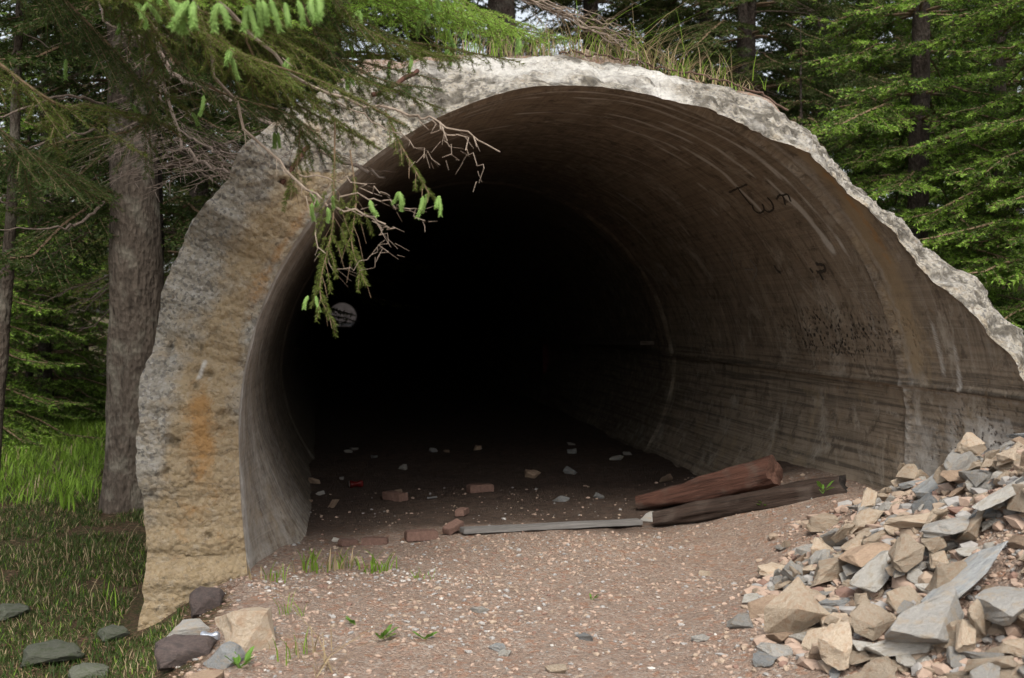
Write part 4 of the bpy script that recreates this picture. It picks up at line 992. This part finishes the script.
for (px, py, s_, m, lb) in ((497, 650, .035, 'stone_blue', 'small slate stone in the bottom centre gravel'), (560, 672, .05, 'stone_tan', 'flat tan stone at the bottom edge right of centre'), (478, 612, .04, 'stone_grey', 'grey flat stone in the middle left gravel'), (705, 575, .035, 'stone_tan', 'pale tan stone in the open gravel left of the heap'), (700, 640, .04, 'stone_grey', 'grey stone in the gravel near the heap foot'), (505, 655, .03, 'stone_pale', 'little whitish stone at bottom centre'), (585, 640, .04, 'stone_blue', 'flat bluish stone in the lower gravel'), (336, 541, .03, 'stone_pale', 'white pebble at the edge of the dark inside the mouth')):
    lone(px, py, s_ * 1.2, s_, s_ * .45, px * .1, m, lb, int(px) % 9)

# bricks and debris inside
M['brick'] = simple('brick', (.12, .07, .055), (.18, .11, .085), 40, .9, .006)
def box_me(name, sx, sy, sz, mat, bev=.004, seed=0, jit=0.0, cuts=0):
    bm = bmesh.new(); bmesh.ops.create_cube(bm, size=1)
    for v in bm.verts: v.co = Vector((v.co.x * sx, v.co.y * sy, v.co.z * sz))
    if cuts: bmesh.ops.subdivide_edges(bm, edges=[e_ for e_ in bm.edges if e_.calc_length() > max(sx, sy, sz) * .6], cuts=cuts)
    bmesh.ops.bevel(bm, geom=list(bm.edges), offset=bev, segments=2, affect='EDGES', clamp_overlap=True)
    r = np.random.default_rng(seed)
    co = np.array([v.co for v in bm.verts]); n_ = np.stack([fbm(co * 18 + 9 * k + seed, 3, k) for k in range(3)], -1) * jit
    for v, d_ in zip(bm.verts, n_): v.co += Vector(d_)
    me = bpy.data.meshes.new(name); bm.to_mesh(me); bm.free(); me.materials.append(mat); return me
br = box_me('brick', .21, .1, .065, M['brick'], .006, 3, .006, 6)
def put(name, me, px, py, rz, label, cat, up=.03, tilt=(0, 0), group=None, sc=1):
    p = ghit(px, py); o = link(name, me); o.location = (p[0], p[1], float(gh(p[0], p[1])) + up); o.rotation_euler = (tilt[0], tilt[1], rz); o.scale = (sc,) * 3; return tag(o, label, cat, group)
put('brick', br, 421, 540, .15, 'reddish brick lying left of the grey board end', 'brick', .03)
put('brick', br, 453, 534, .7, 'brick tilted against the left end of the grey board', 'brick', .045, (.2, -.3), sc=.7)
put('brick', br, 375, 544, -.2, 'half buried brick behind the green tufts', 'brick', .015, sc=.8)
put('brick', br, 462, 516, 1.2, 'orange-red brick farther inside than the grey board', 'brick', .03, sc=.7)
put('brick', br, 348, 545, .6, 'broken brick piece nearest to the left wall inside the mouth', 'brick', .015, (.1, .1), sc=.6)
put('brick', br, 480, 492, .3, 'dim brick in the darkness behind the grey board', 'brick', .03)
put('brick', br, 395, 500, 2.3, 'dim brick in the darkness behind the green tufts', 'brick', .03)
for k in range(26):
    x = rng.uniform(-.3, 3.0); y = rng.uniform(8.6, 13); s_ = rng.uniform(.03, .08); m = ['stone_blue', 'stone_orange', 'stone_grey'][k % 3]
    o = link('rubble_piece', RM[m][k % 9]); o.location = (x, y, float(gh(x, y)) + s_ * .25); o.scale = (s_, s_ * .8, s_ * .5); o.rotation_euler = (rng.normal() * .2, rng.normal() * .2, rng.random() * 6)
    tag(o, adj[m] + ' lump of rubble on the dark tunnel floor', 'rubble', adj[m] + ' rubble on the tunnel floor')

# grey board across the mouth
def bar_between(name, p0, p1, w, h, mat, label, cat, seed=1, jit=.004):
    p0 = Vector(p0); p1 = Vector(p1); L = (p1 - p0).length; me = box_me(name, L, w, h, mat, .004, seed, jit, 10)
    o = link(name, me); o.location = (p0 + p1) / 2; o.rotation_euler = (p1 - p0).to_track_quat('X', 'Z').to_euler(); return tag(o, label, cat)
M['oldboard'] = simple('weathered board', (.10, .095, .09), (.19, .18, .17), 12, .85, .004, stretch=(.3, 6, 6))
p0 = ghit(462, 535); p1 = ghit(640, 526)
bar_between('board', p0 + [0, 0, .03], p1 + [0, 0, .03], .09, .035, M['oldboard'], 'long grey weathered board lying across the tunnel floor at the mouth', 'board')

# logs / beams
def log(name, p0, p1, r0, r1, mat, endmat, label, seed, sq=.0, knots=3):
    p0 = np.array(p0, float); p1 = np.array(p1, float); n = 46; k = 26; t = np.linspace(0, 1, n)[:, None]; P = p0 + (p1 - p0) * t
    T = (p1 - p0) / np.linalg.norm(p1 - p0); Av = np.cross(T, [0, 0, 1.]); Av /= np.linalg.norm(Av); Bv = np.cross(Av, T)
    a = np.arange(k) * 2 * pi / k; rad = (r0 + (r1 - r0) * t)
    sqf = 1 / np.maximum(np.abs(np.cos(a)), np.abs(np.sin(a))); shape = (1 - sq) + sq * np.minimum(sqf, 1.22)
    q_ = np.stack(np.broadcast_arrays(np.cos(a)[None] * 2.2, np.sin(a)[None] * 2.2, t * 4), -1)
    rr = rad * shape[None] * (1 + .24 * fbm(q_ + seed, 4, seed) + .09 * fbm(q_ * [3, 3, .6] + seed, 3, seed + 2))
    V = P[:, None] + rr[..., None] * (np.cos(a)[None, :, None] * Av + np.sin(a)[None, :, None] * Bv)
    V[-1] += T * .02 * np.sin(a * 3 + seed)[:, None]
    UVl = np.stack(np.broadcast_arrays(t * np.linalg.norm(p1 - p0), (np.abs(np.arange(k) - k / 2) * .034)[None]), -1).reshape(-1, 2)
    V = V.reshape(-1, 3); i, j = np.meshgrid(np.arange(n - 1), np.arange(k), indexing='ij'); i = i.ravel(); j = j.ravel(); j2 = (j + 1) % k
    Q = np.c_[i * k + j, i * k + j2, (i + 1) * k + j2, (i + 1) * k + j]
    O = (p0 + p1) / 2; O[2] = min(p0[2], p1[2]) - r0; t_ = thing(name, label, 'log', tuple(O)); link('trunk_wood', mesh('trunk_wood', V - O, Q, mat, smooth=True, uv=UVl), t_)
    for e_, (ring, c, sg) in enumerate(((V[:k], P[0], -1), (V[-k:], P[-1], 1))):
        W = np.vstack([ring, c[None] + T * .0, ring * .55 + c * .45 + T * sg * .006]); jj = np.arange(k); j2 = (jj + 1) % k
        Qe = np.vstack([np.c_[jj, j2, k + 1 + j2, k + 1 + jj], np.c_[k + 1 + jj[::2], k + 1 + (jj[::2] + 1) % k, k + 1 + (jj[::2] + 2) % k, np.full(len(jj[::2]), k)]])
        link('cut_end', mesh('cut_end', W - O, Qe, endmat), t_)
    return t_
def woodmat(name, c1, c2, c3):
    s = NT(name); v = s.map(); d = None
    # grain along the log: stretch noise along the log's own main direction (roughly x-y diagonal)
    g1 = s.noise(s.map((2.5, 42, 1), 'UV'), 1, 8, .72, .6); g2 = s.noise(v, 6, 5); c = s.mix(s.g(g1, .35, .65), c1, c2); c = s.mix(s.math('MULTIPLY', s.g(g2, .5, .7), .7), c, c3)
    s.bump(s.math('ADD', g1, s.math('MULTIPLY', g2, .4)), .02, 1); return s.fin(c, .85, .2)
M['redwood'] = woodmat('red rotten wood', (.045, .022, .016), (.125, .058, .040), (.10, .08, .066))
M['darkwood'] = woodmat('dark rotten wood', (.018, .013, .010), (.065, .042, .032), (.09, .07, .058))
M['woodend'] = simple('log end', (.05, .025, .018), (.13, .065, .045), 45, .9, .01)
M['woodend2'] = simple('burnt end', (.012, .01, .009), (.035, .028, .024), 25, .9, .02)
e1 = at(775, 472, 7.95); s1 = at(640, 507, 8.7); s1[2] = float(gh(s1[0], s1[1])) + .05
log('log', s1, e1, .055, .105, M['redwood'], M['woodend'], 'reddish squared log with cut end resting against the right tunnel wall', 5, .75)
e2 = at(845, 487, 7.45); s2 = at(655, 514, 8.15); s2[2] = float(gh(s2[0], s2[1])) + .05
log('log', s2, e2, .055, .085, M['darkwood'], M['woodend2'], 'dark rotten log lying in front of the reddish one', 9, .2)
weed(822, 490, 5, .06, 'single bright weed growing by the end of the dark log', P=at(823, 492, 7.3))

# timber rail deep on the right wall
M['rail'] = simple('rail timber', (.06, .045, .035), (.12, .10, .085), 14, .9)
bar_between('wall_rail', (CX + RR - .12, 12.75, 1.16), (CX + RR - .12, 19.5, 1.0), .16, .045, M['rail'], 'faint timber rail along the right wall deep in the tunnel', 'rail', 4)
bar_between('paint_mark', (CX + RR - .075, 19.3, .5), (CX + RR - .075, 19.32, 1.05), .10, .01, M['redpaint'], 'red upright mark at the far end of the timber rail', 'mark', 4)

# cans
def can(px, py, R0, L, rz, body, endm, label, up=None, crush=.15):
    p = ghit(px, py); t = thing('drink_can', label, 'can', (p[0], p[1], float(gh(p[0], p[1])))); n = 14; k = 24
    xs = np.array([-.5, -.48, -.44, -.3, -.15, 0, .15, .3, .42, .47, .5]) * L; rr = np.array([.72, .82, 1, 1, .93, .86, .95, 1, 1, .85, .78]) * R0; a = np.arange(k) * 2 * pi / k
    V = np.array([[[x_, r_ * cos(b_) * (1 + crush * sin(3 * b_ + x_ * 40)), r_ * sin(b_) * (1 - crush * 1.6 * (abs(x_) < .3 * L)) + R0] for b_ in a] for x_, r_ in zip(xs, rr)]).reshape(-1, 3)
    m = len(xs); i, j = np.meshgrid(np.arange(m - 1), np.arange(k), indexing='ij'); i = i.ravel(); j = j.ravel(); j2 = (j + 1) % k
    rot = Matrix.Rotation(rz, 3, 'Z'); V = (np.array(rot) @ V.T).T
    link('can_body', mesh('can_body', V, np.c_[i * k + j, i * k + j2, (i + 1) * k + j2, (i + 1) * k + j], body, smooth=True), t)
    for ring in (V[:k], V[-k:]):
        c = ring.mean(0); W = np.vstack([ring, c]); jj = np.arange(0, k, 2); link('can_end', mesh('can_end', W, np.c_[jj, (jj + 1) % k, (jj + 2) % k, np.full(len(jj), k)], endm), t)
M['silver'] = simple('crushed aluminium', (.62, .66, .74), (.4, .43, .5), 40, .35, .003, .7)
M['canred'] = simple('red can', (.10, .008, .006), (.06, .005, .005), 30, .35, .002)
M['canwhite'] = simple('can white', (.6, .58, .55), (.5, .48, .45), 30, .4, .002)
can(210, 641, .022, .085, -.25, M['silver'], M['silver'], 'crushed silver can lying on the stones left of the tan triangle')
can(356, 488, .033, .115, .25, M['canred'], M['canwhite'], 'red can with white end lying in the dark at the left wall')

# rusty bars sticking from the face
M['rust'] = simple('rusty bar', (.05, .025, .018), (.11, .05, .035), 60, .9, .003)
for pts, lb in (([(272, 196, 6.93), (290, 172, 6.90), (308, 146, 6.95)], 'rusty bar leaning on the upper left of the tunnel face'), ([(372, 96, 6.92), (395, 84, 6.98), (418, 71, 7.1)], 'short rusty bar on the broken edge above the left shoulder')):
    P = spline(np.array([at(*p_) for p_ in pts]), 14); P += rng.normal(size=P.shape) * .004; V, Q = tube(P, .014, 8); tag(link('rusty_bar', mesh('rusty_bar', V, Q, M['rust'], smooth=True)), lb, 'rusty bar')

# ------------------------------------------------------------------ gravel
def gravel(n, cond, label, smin, smax, pale=.2, box=(-.9, 3.6, 3.4, 10)):
    ico = bmesh.new(); bmesh.ops.create_icosphere(ico, subdivisions=1, radius=1); bv = np.array([v.co for v in ico.verts]); bf = np.array([[v.index for v in f.verts] for f in ico.faces]); ico.free()
    x = rng.uniform(box[0], box[1], n); y = rng.uniform(box[2], box[3], n); k = cond(x, y); x = x[k]; y = y[k]; n = len(x)
    s_ = smin * (smax / smin) ** (rng.random(n) ** 2.2); z = gh(x, y)
    sc = np.stack([s_ * rng.uniform(.8, 1.4, n), s_ * rng.uniform(.6, 1., n), s_ * rng.uniform(.35, .7, n)], -1); az = rng.random(n) * 6.28
    B_ = bv[None] * (1 + rng.uniform(-.28, .28, (n, len(bv), 1))) * sc[:, None]; c, s__ = np.cos(az)[:, None], np.sin(az)[:, None]
    V = np.stack([B_[..., 0] * c - B_[..., 1] * s__ + x[:, None], B_[..., 0] * s__ + B_[..., 1] * c + y[:, None], B_[..., 2] + (z + sc[:, 2] * .35)[:, None]], -1).reshape(-1, 3)
    Fq = (bf[None] + (np.arange(n) * len(bv))[:, None, None]).reshape(-1, 3)
    mats = [M['g1'], M['g2'], M['g3'], M['g4'], M['g5']]; mi = rng.choice(5, n, p=np.array([.54, .20, .06, .20, pale]) / (1 + pale))
    o = link('gravel', mesh('gravel', V, Fq, mats, np.repeat(mi, len(bf)))); tag(o, label, 'gravel', kind='stuff')
M['g1'] = simple('gravel brown', (.30, .215, .165), (.37, .275, .215), 30, .9, .002); M['g2'] = simple('gravel grey', (.25, .24, .23), (.33, .31, .29), 30, .9, .002)
M['g3'] = simple('gravel red', (.22, .14, .11), (.18, .11, .085), 30, .9, .002); M['g4'] = simple('gravel tan', (.34, .265, .20), (.28, .215, .16), 30, .9, .002); M['g5'] = simple('gravel white', (.52, .49, .45), (.42, .39, .36), 30, .85, .002)
gravel(28000, lambda x, y: ((y < 7.9) | (rng.random(len(x)) < .10)) & (x > -.75 + .1 * cl(x, y, 150, 3)) & (rng.random(len(x)) < .35 + .8 * sm(cl(x, y, 160, 1.6), -.5, .6)) & ((y < 7) | ((x > -.4) & (x < 3.5))), 'brown gravel strewn over the ground before and inside the mouth', .003, .018, .025)
gravel(900, lambda x, y: np.exp(-((y - 6.75 + .12 * x) / .22) ** 2) * (.4 + .6 * (cl(x, y, 151, 4) > 0)) > rng.random(len(x)), 'white concrete crumbs scattered near the left wall foot', .005, .016, 1.2, (-.55, .9, 6.2, 7.4))
gravel(17000, lambda x, y: (np.hypot(x - 4.15, (y - 4.7) * .95) < 2.3 + .3 * cl(x, y, 152, 3)) & ((x < 3.4) | (y < 5.1)), 'small chips between the stones of the rubble heap', .008, .06, .0, (1.2, 4.8, 3.0, 7.6))

M['l1'] = simple('litter brown', (.10, .055, .035), (.16, .09, .06), 30, .9, .002); M['l2'] = simple('litter straw', (.22, .16, .09), (.30, .23, .14), 30, .9, .002)
n_ = 26000; x = rng.uniform(-4.2, -.5, n_); y = rng.uniform(4, 11.5, n_); z = gh(x, y) + .004; az = rng.random(n_) * 6.28; L_ = rng.uniform(.01, .05, n_)
d_ = np.stack([np.cos(az), np.sin(az), rng.normal(size=n_) * .25], -1) * L_[:, None]; P_ = np.stack([x, y, z + .004], -1)
k = ~((x > -1.2) & (y > 6.9)); V, Q = sticks((P_ - d_ * .5)[k], (P_ + d_ * .5)[k], .0016, .0010)
tag(link('needle_litter', mesh('needle_litter', V, Q, [M['l1'], M['l2']], (np.arange(len(Q)) % 5 == 0).astype(int))), 'brown needle and twig litter on the shaded soil left of the tunnel', 'litter', kind='stuff')
# ------------------------------------------------------------------ light
SC.cycles.max_bounces = 6; SC.cycles.diffuse_bounces = 4; SC.cycles.transmission_bounces = 3; SC.cycles.glossy_bounces = 2
EL, AZ = radians(50), radians(186)     # azimuth measured clockwise from +Y: the sun stands behind the camera
w = bpy.data.worlds.new('World'); SC.world = w; w.use_nodes = True; t = w.node_tree; bg = t.nodes['Background']
sky = t.nodes.new('ShaderNodeTexSky'); sky.sky_type = 'NISHITA'; sky.sun_disc = False; sky.sun_elevation = EL; sky.sun_rotation = AZ; sky.dust_density = 4; sky.air_density = 1.2
hs = t.nodes.new('ShaderNodeHueSaturation'); hs.inputs['Saturation'].default_value = .35; t.links.new(sky.outputs[0], hs.inputs['Color']); t.links.new(hs.outputs[0], bg.inputs[0]); bg.inputs[1].default_value = .14
sd = bpy.data.lights.new('sun', 'SUN'); sd.energy = 1.8; sd.angle = radians(18); sd.color = (1, .95, .86); so = bpy.data.objects.new('sun', sd); COL.objects.link(so)
dirv = Vector((sin(AZ) * cos(EL), cos(AZ) * cos(EL), sin(EL))); so.rotation_euler = dirv.to_track_quat('Z', 'Y').to_euler()
SC.view_settings.view_transform = 'Standard'; SC.view_settings.look = 'None'; SC.view_settings.exposure = 0.8; SC.view_settings.gamma = 1
